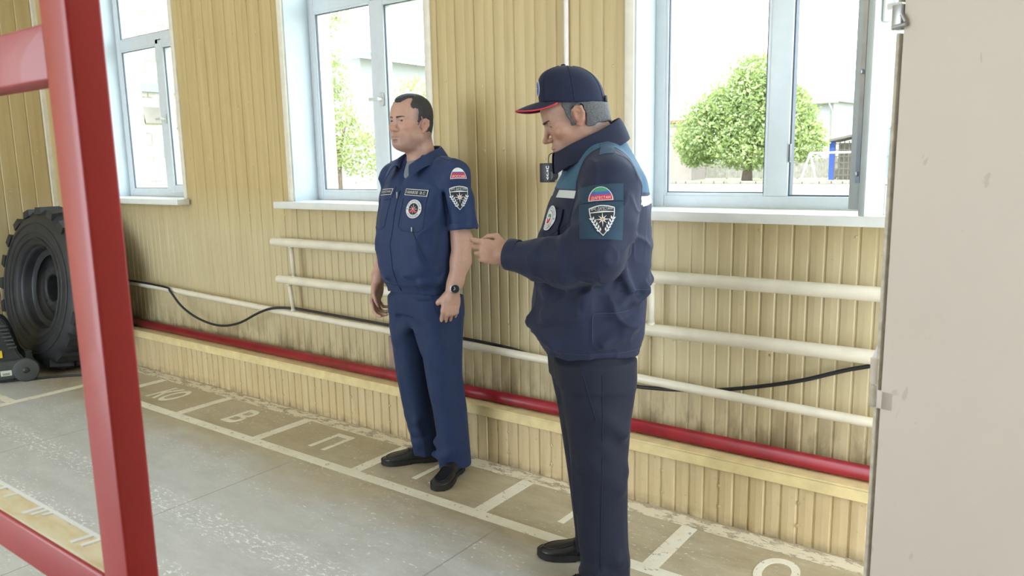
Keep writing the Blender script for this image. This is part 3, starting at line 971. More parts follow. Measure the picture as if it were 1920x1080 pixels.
# ------------------------------------------------------------------ the yard outside
M['grass'] = None
def grass_mat():
    m, nt, b = newmat('dry_grass')
    n1 = noise(nt, 0.25, 5, 0.6); n2 = noise(nt, 5, 4, 0.7)
    c = ramp(nt, n1, [(0.35, (0.17, 0.21, 0.07)), (0.5, (0.25, 0.25, 0.14)), (0.65, (0.30, 0.28, 0.21))])
    c = mix(nt, mth(nt, 'MULTIPLY', n2, 0.4), c, (0.16, 0.20, 0.06))
    nt.links.new(c, b.inputs['Base Color']); b.inputs['Roughness'].default_value = 0.9
    return m
M['grass'] = grass_mat()
bm = bmesh.new(); box(bm, -130, 60, 3.25, 200, -0.6, -0.1)
props(mesh_obj('ground', bm, M['grass'], None, False), kind='structure')
def leaf_mat(name, lo, hi):
    m, nt, b = newmat(name)
    n1 = noise(nt, 1.1, 3, 0.6)
    nt.links.new(ramp(nt, n1, [(0.3, lo), (0.7, hi)]), b.inputs['Base Color'])
    b.inputs['Roughness'].default_value = 0.6
    b.inputs['Transmission Weight'].default_value = 0.0
    out = nt.nodes['Material Output']
    tl = nt.nodes.new('ShaderNodeBsdfTranslucent'); tl.inputs[0].default_value = (hi[0], hi[1], hi[2] * 0.6, 1)
    ms = nt.nodes.new('ShaderNodeMixShader'); ms.inputs[0].default_value = 0.35
    nt.links.new(b.outputs[0], ms.inputs[1]); nt.links.new(tl.outputs[0], ms.inputs[2])
    nt.links.new(ms.outputs[0], out.inputs[0])
    return m
M['leaf'] = leaf_mat('walnut_leaves', (0.17, 0.235, 0.095), (0.34, 0.41, 0.18))
M['leaf2'] = leaf_mat('pale_leaves', (0.20, 0.26, 0.11), (0.37, 0.42, 0.22))
M['bark'] = simple('grey_bark', (0.16, 0.12, 0.09), 0.85, var=0.3)

def foliage(name, blobs, n, size, mat, parent, seed=1):
    rg = np.random.default_rng(seed)
    vol = np.array([b[3] * b[4] * b[5] for b in blobs]) ** 0.7
    pick = rg.choice(len(blobs), n, p=vol / vol.sum())
    B = np.array(blobs)[pick]
    d = rg.normal(size=(n, 3)); d /= np.linalg.norm(d, axis=1)[:, None]
    rad = rg.uniform(0.55, 1.0, n) ** 0.6
    P = B[:, :3] + d * B[:, 3:6] * rad[:, None] * (1 + 0.12 * rg.normal(size=(n, 1)))
    a = rg.normal(size=(n, 3)); a /= np.linalg.norm(a, axis=1)[:, None]
    c = np.cross(a, rg.normal(size=(n, 3))); c /= np.linalg.norm(c, axis=1)[:, None]
    s = size * rg.uniform(0.6, 1.4, (n, 1))
    q = np.stack([P - a * s, P + c * s * 0.5, P + a * s, P - c * s * 0.5], 1).reshape(-1, 3)
    fs = np.arange(4 * n).reshape(-1, 4)
    return pydata(name, q, fs.tolist(), mat, parent, False)
def tree(loc, label, blobs, n, size, mat, trunk_r, trunk_h, seed, branches=()):
    root = empty('tree', loc, 0, label, 'tree')
    foliage('foliage', blobs, n, size, mat, root, seed)
    bm = bmesh.new()
    tube(bm, [(0, 0, -0.1), (0.05, 0, trunk_h * 0.4), (0.02, 0.1, trunk_h)], 1, 12, radii=[trunk_r * 1.4, trunk_r, trunk_r * 0.7])
    for b_ in branches:
        tube(bm, [(0.02, 0.05, trunk_h * 0.75), b_], 1, 8, radii=[trunk_r * 0.5, trunk_r * 0.15])
    mesh_obj('trunk', bm, M['bark'], root)
    return root
tree((-17.5, 50, -0.1), 'big green walnut tree seen through the right window',
     [(0, 0, 4.6, 2.8, 2.6, 2.6), (-3.0, 0, 3.2, 2.0, 2.2, 2.0), (-2.2, 0.5, 4.6, 1.8, 2, 1.4), (0.5, 0, 6.6, 1.6, 1.8, 1.6), (2.4, 0, 3.9, 1.9, 2, 2.1), (3.4, -0.4, 2.6, 1.6, 1.8, 1.4), (0.3, -0.8, 2.2, 2.6, 2, 1.4), (-3.6, 0.2, 2.1, 1.2, 1.6, 1.1), (1.6, 0.2, 5.5, 1.5, 1.6, 1.4)],
     27000, 0.135, M['leaf'], 0.28, 2.4, 3, ((-2.4, 0, 3.4), (2.0, 0, 3.4), (0.2, 0, 5.5)))
tree((-18.7, 16.2, -0.1), 'pale tall tree close behind the middle window',
     [(-0.2, 0, 3.0, 0.75, 1.0, 1.3), (-0.5, 0, 4.4, 0.7, 1.0, 0.9), (0.4, 0, 2.3, 0.8, 1.0, 0.9), (1.1, 0, 1.85, 0.7, 0.9, 0.7), (-1.2, 0, 3.6, 0.9, 1.0, 1.8), (-0.7, 0.3, 6.4, 0.9, 0.9, 0.9), (-0.9, 0.3, 7.4, 1.2, 0.9, 0.7)],
     7600, 0.065, M['leaf2'], 0.14, 2.4, 5, ((-0.8, 0, 5.4), (0.6, 0, 2.9), (-0.7, 0.2, 6.5)))
tree((-14.8, 17.5, -0.1), 'loose pale bush right of the tall tree, middle window',
     [(-1.8, 0, 3.3, 0.5, 0.7, 0.9), (-1.3, 0, 2.3, 0.7, 0.8, 0.8), (-0.2, 0, 1.6, 0.8, 0.8, 0.9), (0.5, 0, 2.2, 0.5, 0.6, 0.8)],
     2000, 0.075, M['leaf2'], 0.06, 1.5, 8)

# wooden fence far behind the tree
M['fence'] = simple('grey_fence_boards', (0.24, 0.235, 0.215), 0.8, var=0.25, scale=3)
fr = empty('fence', (-24, 56.5, -0.1), 0, 'grey board fence beyond the big walnut tree', 'fence')
bm = bmesh.new()
rr = random.Random(2)
x = 0.0
while x < 16:
    box(bm, x, x + 0.17, 0, 0.03, 0.05, 1.42 + rr.uniform(-0.05, 0.05)); x += 0.185
box(bm, 0, 16, 0.03, 0.07, 0.4, 0.5); box(bm, 0, 16, 0.03, 0.07, 1.1, 1.2)
mesh_obj('board_panel', bm, M['fence'], fr, False)
for k in range(7):
    bm = bmesh.new(); box(bm, k * 2.6, k * 2.6 + 0.12, 0.07, 0.19, 0, 1.5)
    mesh_obj('fence_post', bm, M['fence'], fr, False)

# low stone kerb in the grass
M['kerb'] = simple('pale_stone', (0.20, 0.18, 0.155), 0.85, var=0.2, scale=2)
bm = bmesh.new()
x = -21.0
while x < -9:
    l = rr.uniform(0.5, 1.1); box(bm, x, x + l - 0.05, 45.5, 45.9, -0.1, 0.06 + rr.uniform(0, 0.06), 0, 0.03); x += l
props(mesh_obj('stone_kerb', bm, M['kerb'], None, False), 'low row of pale stones across the yard before the walnut tree', 'kerb')

# two-storey house to the right of the tree
M['hwall'] = simple('grey_render', (0.36, 0.36, 0.36), 0.8, var=0.05, scale=0.5)
M['hroof'] = simple('grey_roof_sheet', (0.21, 0.23, 0.265), 0.6, var=0.08, scale=1)
M['hglass'] = simple('dark_window', (0.25, 0.30, 0.38), 0.2)
M['blue'] = simple('blue_paint', (0.03, 0.07, 0.30), 0.5)
hs = empty('house', (-18.6, 64, -0.1), math.radians(-6), 'pale house with grey roof right of the walnut tree', 'house')
bm = bmesh.new(); box(bm, -6.0, 3.0, 0, 9, 0, 5.75)
mesh_obj('wall', bm, M['hwall'], hs, False)
bm = bmesh.new()
v = [bm.verts.new(p) for p in ((-6.5, -0.6, 5.7), (3.5, -0.6, 5.7), (3.5, 9.6, 5.7), (-6.5, 9.6, 5.7), (-3.5, 4.5, 8.0), (0.3, 4.5, 8.0), (-6.5, -0.6, 5.9), (3.5, -0.6, 5.9), (3.5, 9.6, 5.9), (-6.5, 9.6, 5.9))]
for f in ((3, 2, 1, 0), (0, 1, 7, 6), (1, 2, 8, 7), (2, 3, 9, 8), (3, 0, 6, 9), (6, 7, 5, 4), (7, 8, 5), (8, 9, 4, 5), (9, 6, 4)): bm.faces.new([v[i] for i in f])
mesh_obj('roof', bm, M['hroof'], hs, False)
for x in (-1.6, 1.2):
    bm = bmesh.new(); frame_rect(bm, x - 0.6, x + 0.6, 3.4, 4.8, 0.1, -0.06, 0.02)
    wo = mesh_obj('window', bm, M['white'], hs, False)
    bm = bmesh.new(); box(bm, x - 0.5, x + 0.5, -0.03, -0.01, 3.5, 4.7)
    mesh_obj('pane', bm, M['hglass'], wo, False)
bm = bmesh.new(); tube(bm, [(-6.5, -0.68, 5.68), (3.55, -0.68, 5.66)], 0.09, 10); tube(bm, [(2.9, -0.68, 5.6), (2.9, -0.1, 5.0), (2.9, -0.1, 0.2)], 0.06, 10)
mesh_obj('gutter', bm, M['metal'], hs)

sh = empty('shed', (-12.9, 53, -0.1), 0, 'lattice-fronted shed with a blue post in front of the pale house', 'shed')
M['shedroof'] = simple('old_shed_roof', (0.12, 0.11, 0.105), 0.8, var=0.2, scale=2)
M['lattice'] = simple('brown_lattice', (0.12, 0.10, 0.08), 0.8, var=0.2)
bm = bmesh.new()
v = [bm.verts.new(p) for p in ((-0.3, -0.3, 2.45), (2.6, -0.3, 3.05), (2.6, 2.6, 3.05), (-0.3, 2.6, 2.45), (-0.3, -0.3, 2.6), (2.6, -0.3, 3.2), (2.6, 2.6, 3.2), (-0.3, 2.6, 2.6))]
for f in ((3, 2, 1, 0), (4, 5, 6, 7), (0, 1, 5, 4), (1, 2, 6, 5), (2, 3, 7, 6), (3, 0, 4, 7)): bm.faces.new([v[i] for i in f])
mesh_obj('roof', bm, M['shedroof'], sh, False)
bm = bmesh.new(); box(bm, -0.2, 0.1, -0.1, 0.1, 0, 2.5)
mesh_obj('post', bm, M['blue'], sh, False)['label'] = 'blue post'
bm = bmesh.new(); box(bm, 2.2, 2.4, -0.1, 0.1, 0, 2.95)
mesh_obj('post', bm, M['lattice'], sh, False)
bm = bmesh.new()
for k in range(8): box(bm, 0.1 + k * 0.28, 0.16 + k * 0.28, -0.02, 0.02, 0, 2.5)
for k in range(6): box(bm, 0.1, 2.2, -0.03, 0.03, 0.3 + k * 0.4, 0.36 + k * 0.4)
mesh_obj('lattice', bm, M['lattice'], sh, False)
bm = bmesh.new(); box(bm, 0.0, 2.4, 1.4, 2.4, 0, 2.4)
mesh_obj('wall', bm, M['fence'], sh, False)

sw = empty('football_goal', (-9.6, 47.3, -0.1), 0, 'white pipe football goal on the grass before the lattice shed', 'goal')
bm = bmesh.new(); tube(bm, [(-3.2, 0, 1.75), (0.9, 0, 1.75)], 0.06, 10)
mesh_obj('crossbar', bm, M['white'], sw)
for xx in (-3.2, 0.6):
    for dx in (-0.45, 0.35):
        bm = bmesh.new(); tube(bm, [(xx, 0, 1.75), (xx + dx, 0.3 * (1 if dx > 0 else -1), 0)], 0.055, 10)
        mesh_obj('leg', bm, M['white'], sw)

M['bluewall'] = simple('pale_blue_sheet_fence', (0.16, 0.19, 0.215), 0.6, var=0.08, scale=1)
bf = empty('sheet_fence', (-10.6, 52, -0.1), 0, 'pale blue sheet-metal fence at far right behind the open sash', 'fence')
bm = bmesh.new()
x = 0.0
while x < 9:
    box(bm, x, x + 0.24, 0, 0.04 + 0.02 * (int(x * 4) % 2), 0.1, 3.25); x += 0.25
mesh_obj('sheet_panel', bm, M['bluewall'], bf, False)
bm = bmesh.new(); box(bm, -0.1, 9.1, -0.03, 0.1, 3.2, 3.32)
mesh_obj('top_rail', bm, M['metal'], bf, False)
bm = bmesh.new(); box(bm, -0.1, 9.1, -0.04, -0.0, 1.5, 1.58)
mesh_obj('middle_rail', bm, M['bluewall'], bf, False)

M['pillar'] = simple('pink_plaster', (0.25, 0.215, 0.195), 0.8, var=0.1, scale=1)
M['redcap'] = simple('red_clay_tile', (0.25, 0.09, 0.06), 0.7, var=0.1)
pl = empty('gatehouse', (-24.2, 53.0, -0.1), 0, 'pale plaster outbuilding with red coping left of the walnut tree', 'outbuilding')
bm = bmesh.new(); box(bm, -2.5, 1.55, 0, 2.6, 0, 4.15); mesh_obj('wall', bm, M['pillar'], pl, False)
bm = bmesh.new(); box(bm, -2.65, 1.7, -0.15, 2.75, 4.15, 4.36); mesh_obj('coping', bm, M['redcap'], pl, False)

# brick building seen through the left window
def brick_mat():
    m, nt, b = newmat('white_washed_brick')
    br = nt.nodes.new('ShaderNodeTexBrick')
    br.inputs['Scale'].default_value = 1.0
    br.inputs['Brick Width'].default_value = 0.42
    br.inputs['Row Height'].default_value = 0.22
    br.inputs['Mortar Size'].default_value = 0.012
    br.inputs['Color1'].default_value = (0.42, 0.39, 0.33, 1)
    br.inputs['Color2'].default_value = (0.36, 0.32, 0.26, 1)
    br.inputs['Mortar'].default_value = (0.20, 0.185, 0.15, 1)
    tc = nt.nodes.new('ShaderNodeTexCoord')
    mp = nt.nodes.new('ShaderNodeMapping'); mp.inputs['Rotation'].default_value = (math.radians(90), 0, math.radians(90))
    sp = nt.nodes.new('ShaderNodeSeparateXYZ'); cb = nt.nodes.new('ShaderNodeCombineXYZ')
    nt.links.new(tc.outputs['Object'], sp.inputs[0])
    nt.links.new(sp.outputs['Y'], cb.inputs[0]); nt.links.new(sp.outputs['Z'], cb.inputs[1])
    nt.links.new(cb.outputs[0], br.inputs['Vector'])
    n1 = noise(nt, 3, 5, 0.7)
    c = mix(nt, maprange(nt, n1, 0.45, 0.6), br.outputs['Color'], (0.46, 0.45, 0.43))
    nt.links.new(c, b.inputs['Base Color']); b.inputs['Roughness'].default_value = 0.85
    return m
M['brick'] = brick_mat()
bb = empty('brick_building', (-14, 5.2, -0.1), 0, 'pale brick building close outside the left window', 'building')
bm = bmesh.new(); box(bm, -6, 0, 0, 5.6, 0, 7.5)
mesh_obj('wall', bm, M['brick'], bb, False)
bm = bmesh.new(); box(bm, 0.0, 0.10, 1.0, 5.4, 2.95, 3.12)
mesh_obj('string_course', bm, M['hroof'], bb, False)
bm = bmesh.new()
for k in range(9):
    a0, a1 = PI * k / 9, PI * (k + 1) / 9 - 0.02
    q = [(math.cos(a) * r, math.sin(a) * r) for a, r in ((a0, 1.25), (a1, 1.25), (a1, 1.55), (a0, 1.55))]
    vs_ = [bm.verts.new((x_, 2.6 + y_, 1.15 + z_)) for x_ in (0.0, 0.06) for y_, z_ in q]
    bm.faces.new(vs_[3::-1]); bm.faces.new(vs_[4:])
    for j in range(4): bm.faces.new((vs_[j], vs_[(j + 1) % 4], vs_[4 + (j + 1) % 4], vs_[4 + j]))
mesh_obj('arch', bm, M['kerb'], bb, False)
# house with a shallow roof seen above the tall tree
h2 = empty('house', (-31.5, 26, -0.1), 0, 'pale house with a thin eave behind the tall tree, middle window', 'house')
bm = bmesh.new(); box(bm, -2, 3.6, 0, 6, 0, 6.6); mesh_obj('wall', bm, M['hwall'], h2, False)
bm = bmesh.new()
v = [bm.verts.new(p) for p in ((-2.4, -0.7, 7.9), (4.4, -0.7, 6.55), (4.4, 6.6, 6.55), (-2.4, 6.6, 7.9), (-2.4, -0.7, 8.1), (4.4, -0.7, 6.75), (4.4, 6.6, 6.75), (-2.4, 6.6, 8.1))]
for f in ((3, 2, 1, 0), (4, 5, 6, 7), (0, 1, 5, 4), (1, 2, 6, 5), (2, 3, 7, 6), (3, 0, 4, 7)): bm.faces.new([v[i] for i in f])
mesh_obj('roof', bm, M['hroof'], h2, False)
# ------------------------------------------------------------------ soft-blended solids (for bodies and clothes)
class Field:
    def __init__(s, xs, ys, zs):
        s.ax = [np.asarray(a, np.float32) for a in (xs, ys, zs)]
        s.D = np.full([len(a) for a in s.ax], 0.5, np.float32)
        s.R = np.eye(3); s.t = np.zeros(3); s.sc = 1.0
    def frame(s, R=None, t=(0, 0, 0), sc=1.0):
        s.R = np.eye(3) if R is None else np.array(R, float)
        s.t = np.array(t, float); s.sc = sc
    def block(s, lo, hi, pad):
        lo = np.array(lo, float) - pad; hi = np.array(hi, float) + pad
        c = np.array([[x, y, z] for x in (lo[0], hi[0]) for y in (lo[1], hi[1]) for z in (lo[2], hi[2])])
        c = (c * s.sc) @ s.R.T + s.t
        lo, hi = c.min(0), c.max(0)
        sl = []
        for a, l, h in zip(s.ax, lo, hi):
            i, j = np.searchsorted(a, l), np.searchsorted(a, h)
            if j <= i: return None, None
            sl.append(slice(max(0, i - 1), min(len(a), j + 1)))
        X, Y, Z = np.meshgrid(*[a[q] for a, q in zip(s.ax, sl)], indexing='ij')
        P = np.stack([X, Y, Z], -1)
        P = ((P - s.t.astype(np.float32)) @ s.R.astype(np.float32)) / s.sc
        return tuple(sl), P
    def put(s, f, lo, hi, k=0.0, op='u'):
        """op: u union, s subtract, i intersect."""
        sl, P = s.block(lo, hi, k + 0.02)
        if sl is None: return
        d = (f(P) * s.sc).astype(np.float32)
        k = max(k * s.sc, 1e-6)
        A = s.D[sl]
        if op == 'u':
            h = np.maximum(k - np.abs(A - d), 0) / k
            s.D[sl] = np.minimum(A, d) - h * h * k * 0.25
        else:
            d = -d
            h = np.maximum(k - np.abs(A - d), 0) / k
            s.D[sl] = np.maximum(A, d) + h * h * k * 0.25
    def cone(s, a, b, ra, rb, k=0.015, op='u'):
        a = np.array(a, np.float32); b = np.array(b, np.float32); ba = b - a; l2 = float(ba @ ba) + 1e-12
        def f(P):
            t = np.clip(((P - a) @ ba) / l2, 0, 1)
            q = P - a - t[..., None] * ba
            return np.sqrt((q * q).sum(-1)) - (ra + (rb - ra) * t)
        r = max(ra, rb)
        s.put(f, np.minimum(a, b) - r, np.maximum(a, b) + r, k, op)
    def chain(s, pts, rs, k=0.012, op='u'):
        for i in range(len(pts) - 1): s.cone(pts[i], pts[i + 1], rs[i], rs[i + 1], k, op)
    def ell(s, c, r, k=0.015, op='u', rot=None):
        c = np.array(c, np.float32); r = np.array(r, np.float32)
        Rm = None if rot is None else np.array(Euler([math.radians(v) for v in rot]).to_matrix(), np.float32)
        def f(P):
            q = P - c
            if Rm is not None: q = q @ Rm
            k0 = np.sqrt(((q / r) ** 2).sum(-1)); k1 = np.sqrt(((q / (r * r)) ** 2).sum(-1)) + 1e-9
            return k0 * (k0 - 1) / k1
        m = float(r.max()) if rot is not None else r
        s.put(f, c - m, c + m, k, op)
    def loft(s, rows, n=2.2, k=0.02, op='u'):
        """rows: (z, cx, cy, a, b[front], b2[back]) from bottom to top."""
        T = np.array([(r + (r[4],))[:6] if len(r) == 5 else r for r in rows], float)
        z = T[:, 0]
        zz = np.linspace(z[0], z[-1], 160)
        cols = [np.interp(zz, z, T[:, i]) for i in range(1, 6)]
        ker = np.hanning(11); ker /= ker.sum()
        cols = [np.convolve(np.pad(c, 5, 'edge'), ker, 'valid') for c in cols]
        def f(P):
            Z = P[..., 2]
            cx, cy, a, bf, bb = [np.interp(Z, zz, c).astype(np.float32) for c in cols]
            x = np.abs(P[..., 0] - cx); y = P[..., 1] - cy
            b = np.where(y < 0, bf, bb)
            q = ((x / a) ** n + (np.abs(y) / b) ** n) ** (1.0 / n)
            rad = np.sqrt(x * x + y * y)
            d = np.where(q > 1e-4, rad * (1 - 1 / np.maximum(q, 1e-4)), -np.minimum(a, b))
            dz = np.maximum(z[0] - Z, Z - z[-1])
            return np.maximum(d, dz)
        ma = T[:, 3].max(); mb = max(T[:, 4].max(), T[:, 5].max())
        s.put(f, (T[:, 1].min() - ma, T[:, 2].min() - mb, z[0]), (T[:, 1].max() + ma, T[:, 2].max() + mb, z[-1]), k, op)
    def rough(s, amp, freq, seed, where=None, band=0.03):
        """adds gentle cloth noise near the surface; freq per metre along each axis."""
        m = np.abs(s.D) < band
        idx = np.nonzero(m)
        P = np.stack([s.ax[i][idx[i]] for i in range(3)], 1)
        v = vnoise(P * np.array(freq, np.float32), seed)
        if where is not None: v = v * where(P)
        s.D[idx] += (v * amp).astype(np.float32)
    def crease(s, amp, freq, seed, where=None, band=0.03, sharp=5.0):
        """raised, sharp-edged cloth creases."""
        idx = np.nonzero(np.abs(s.D) < band)
        P = np.stack([s.ax[i][idx[i]] for i in range(3)], 1)
        v = vnoise(P * np.array(freq, np.float32), seed)
        r = np.clip(1 - np.abs(v) * 1.6, 0, 1) ** sharp
        if where is not None: r = r * where(P)
        s.D[idx] -= (r * amp).astype(np.float32)
    def mesh(s, relax=2):
        return surface_nets(s.D, s.ax, relax)

def vnoise(P, seed):
    rg = np.random.default_rng(seed)
    N = 32
    G = rg.uniform(-1, 1, (N, N, N)).astype(np.float32)
    i = np.floor(P).astype(int); f = P - i; f = f * f * (3 - 2 * f)
    i %= N; j = (i + 1) % N
    x0, y0, z0 = i.T; x1, y1, z1 = j.T; fx, fy, fz = f.T
    l = lambda a, b, t: a + (b - a) * t
    return l(l(l(G[x0, y0, z0], G[x1, y0, z0], fx), l(G[x0, y1, z0], G[x1, y1, z0], fx), fy),
             l(l(G[x0, y0, z1], G[x1, y0, z1], fx), l(G[x0, y1, z1], G[x1, y1, z1], fx), fy), fz)

def surface_nets(D, ax, relax=2):
    S = D < 0
    n = [d - 1 for d in D.shape]
    cnt = np.zeros(n, np.int8)
    for dx in (0, 1):
        for dy in (0, 1):
            for dz in (0, 1):
                cnt += S[dx:dx + n[0], dy:dy + n[1], dz:dz + n[2]]
    act = (cnt > 0) & (cnt < 8)
    I, J, K = np.nonzero(act)
    vid = np.full(n, -1, np.int64); vid[I, J, K] = np.arange(len(I))
    acc = np.zeros((len(I), 3)); c = np.zeros(len(I))
    cor = [(a, b, d) for a in (0, 1) for b in (0, 1) for d in (0, 1)]
    for p in cor:
        for axn in range(3):
            if p[axn] == 1: continue
            q = list(p); q[axn] = 1
            da = D[I + p[0], J + p[1], K + p[2]]; db = D[I + q[0], J + q[1], K + q[2]]
            m = (da < 0) != (db < 0)
            t = np.where(m, da / np.where(m, da - db, 1), 0)
            pa = np.stack([ax[0][I + p[0]], ax[1][J + p[1]], ax[2][K + p[2]]], 1)
            pb = np.stack([ax[0][I + q[0]], ax[1][J + q[1]], ax[2][K + q[2]]], 1)
            acc += np.where(m[:, None], pa + (pb - pa) * t[:, None], 0); c += m
    V = acc / c[:, None]
    F = []
    for axn in range(3):
        o = [i for i in range(3) if i != axn]
        sl0 = [slice(None)] * 3; sl1 = [slice(None)] * 3
        sl0[axn] = slice(0, -1); sl1[axn] = slice(1, None)
        A = S[tuple(sl0)]; B = S[tuple(sl1)]
        e = np.array(np.nonzero(A != B)).T
        e = e[(e[:, o[0]] > 0) & (e[:, o[1]] > 0) & (e[:, o[0]] < n[o[0]]) & (e[:, o[1]] < n[o[1]])]
        if not len(e): continue
        inside = A[e[:, 0], e[:, 1], e[:, 2]]
        def cell(d0, d1):
            q = e.copy(); q[:, o[0]] -= d0; q[:, o[1]] -= d1
            return vid[q[:, 0], q[:, 1], q[:, 2]]
        quad = np.stack([cell(1, 1), cell(0, 1), cell(0, 0), cell(1, 0)], 1)
        flip = inside if axn != 1 else ~inside
        quad[~flip] = quad[~flip][:, ::-1]
        F.append(quad)
    F = np.concatenate(F)
    for _ in range(relax):
        sm = np.zeros_like(V); ct = np.zeros(len(V))
        for a in range(4):
            b = (a + 1) % 4
            np.add.at(sm, F[:, a], V[F[:, b]]); np.add.at(ct, F[:, a], 1)
            np.add.at(sm, F[:, b], V[F[:, a]]); np.add.at(ct, F[:, b], 1)
        V = V * 0.5 + 0.5 * sm / np.maximum(ct, 1)[:, None]
    a, b, c_, d_ = [V[F[:, i]] for i in range(4)]
    if (np.cross(a, b) * c_).sum() + (np.cross(a, c_) * d_).sum() < 0: F = F[:, ::-1].copy()
    return V, F

def nets_obj(name, VF, mats, parent, attrs=None):
    V, F = VF
    me = bpy.data.meshes.new(name)
    me.vertices.add(len(V)); me.vertices.foreach_set('co', V.astype(np.float32).ravel())
    me.loops.add(F.size); me.loops.foreach_set('vertex_index', F.astype(np.int32).ravel())
    me.polygons.add(len(F))
    me.polygons.foreach_set('loop_start', np.arange(0, F.size, 4, dtype=np.int32))
    try: me.polygons.foreach_set('loop_total', np.full(len(F), 4, dtype=np.int32))
    except Exception: pass
    me.update(calc_edges=True); me.validate()
    for k, v in (attrs or {}).items():
        if v.ndim == 2:
            a = me.attributes.new(k, 'FLOAT_COLOR', 'POINT'); a.data.foreach_set('color', np.concatenate([v, np.ones((len(v), 1))], 1).astype(np.float32).ravel())
        else:
            a = me.attributes.new(k, 'FLOAT', 'POINT'); a.data.foreach_set('value', v.astype(np.float32))
    return from_mesh(name, me, mats, parent, True)

def axis(lo, hi, step, fine=None, fstep=None):
    if fine is None: return np.arange(lo, hi + step, step)
    out = [np.arange(lo, fine[0], step), np.arange(fine[0], fine[1], fstep), np.arange(fine[1], hi + step, step)]
    return np.concatenate(out)

def bvh_of(o):
    me = o.data
    return BVHTree.FromPolygons([v.co for v in me.vertices], [tuple(p.vertices) for p in me.polygons])

def fan_poly(bm, pts2, mi, z):
    n = len(pts2)
    vs = [bm.verts.new((x, y, z)) for x, y in pts2]
    if n <= 4:
        bm.faces.new(vs).material_index = mi
        return
    c = bm.verts.new((sum(p[0] for p in pts2) / n, sum(p[1] for p in pts2) / n, z))
    for i in range(n):
        bm.faces.new((vs[i], vs[(i + 1) % n], c)).material_index = mi

class Drape:
    """lays flat artwork onto a cloth surface: origin, right, up, and the outward direction."""
    def __init__(s, bvhs, o, right, up, out=None):
        s.b = bvhs if isinstance(bvhs, list) else [bvhs]
        s.o = Vector(o); s.r = Vector(right).normalized()
        s.u = Vector(up); s.u = (s.u - s.r * s.u.dot(s.r)).normalized()
        s.n = s.r.cross(s.u) if out is None else Vector(out).normalized()
    def hit(s, x, y):
        p = s.o + s.r * x + s.u * y + s.n * 0.14
        best = None
        for b in s.b:
            h = b.ray_cast(p, -s.n, 0.32)
            if h[0] is not None and (best is None or h[3] < best[1]): best = (h[0], h[3])
        return best[0] if best else s.o + s.r * x + s.u * y
    def apply(s, bm, maxlen=0.012, lift=0.0015):
        bmesh.ops.triangulate(bm, faces=[f for f in bm.faces if len(f.verts) > 4])
        for _ in range(7):
            es = [e for e in bm.edges if e.calc_length() > maxlen]
            if not es: break
            bmesh.ops.subdivide_edges(bm, edges=es, cuts=1)
            bmesh.ops.triangulate(bm, faces=[f for f in bm.faces if len(f.verts) > 4])
        for v in bm.verts:
            q = s.hit(v.co.x, v.co.y)
            v.co = q + s.n * (lift + v.co.z * 2.0)
    def art(s, name, shapes, mats, parent, maxlen=0.012, lift=0.0015):
        """shapes: list of (points2d | mesh, material index, height)."""
        bm = bmesh.new()
        for sh, mi, z in shapes:
            if isinstance(sh, bpy.types.Mesh):
                n0 = len(bm.verts); f0 = len(bm.faces)
                bm.from_mesh(sh); bm.verts.ensure_lookup_table(); bm.faces.ensure_lookup_table()
                for v in bm.verts[n0:]: v.co.z = z
                for f in bm.faces[f0:]: f.material_index = mi
                bpy.data.meshes.remove(sh)
            else:
                fan_poly(bm, sh, mi, z)
        s.apply(bm, maxlen, lift)
        # face outwards
        for f in bm.faces:
            f.normal_update()
            if f.normal.dot(s.n) < 0: f.normal_flip()
        return mesh_obj(name, bm, mats, parent, True)
    def slab(s, name, pts2, th, mat, parent, maxlen=0.012, lift=0.0):
        bm = bmesh.new()
        fan_poly(bm, pts2, 0, 0.0)
        s.apply(bm, maxlen, 0.0)
        for f in bm.faces:
            f.normal_update()
            if f.normal.dot(s.n) < 0: f.normal_flip()
        base = bm.faces[:]
        r = bmesh.ops.extrude_face_region(bm, geom=base)
        for v in [e for e in r['geom'] if isinstance(e, bmesh.types.BMVert)]:
            v.co += s.n * (th + lift)
        for v in {v for f in base if f.is_valid for v in f.verts}:
            v.co -= s.n * 0.002
        bmesh.ops.recalc_face_normals(bm, faces=bm.faces)
        return mesh_obj(name, bm, mat, parent, True, 40)

def circle2(r, n=32, cx=0, cy=0, sx=1.0): return [(cx + r * sx * math.cos(2 * PI * k / n), cy + r * math.sin(2 * PI * k / n)) for k in range(n)]
def star2(R, r, n=8, cx=0, cy=0, alt=0.72):
    out = []
    for k in range(2 * n):
        rr = (R if (k // 2) % 2 == 0 else R * alt) if k % 2 == 0 else r
        a = PI / 2 + PI * k / n
        out.append((cx + rr * math.cos(a), cy + rr * math.sin(a)))
    return out
def shield2(w, h, n=10):
    """pointed shield with a slightly arched top, centred."""
    right = [(w * 0.5 * (1 - t ** 2.2), h * 0.40 - h * 0.90 * t) for t in np.linspace(1, 0, n)]
    top = [(w / 4, h * 0.46), (0, h * 0.48), (-w / 4, h * 0.46)]
    return right + top + [(-x, y) for x, y in right[::-1][:-1]]
def dome2(w, h, n=16):
    return [(-w / 2, 0.0)] + [(w / 2, 0.0)] + [(w / 2 * math.cos(a), h * math.sin(a)) for a in np.linspace(0, PI, n)][1:-1]
def dome_band(w, h, y0, y1, n=10):
    """horizontal slice of the half-dome between two heights."""
    R = lambda y: w / 2 * math.sqrt(max(0.0, 1 - (y / h) ** 2))
    ys = np.linspace(y0, y1, n)
    return [(R(y), y) for y in ys] + [(-R(y), y) for y in ys[::-1]]
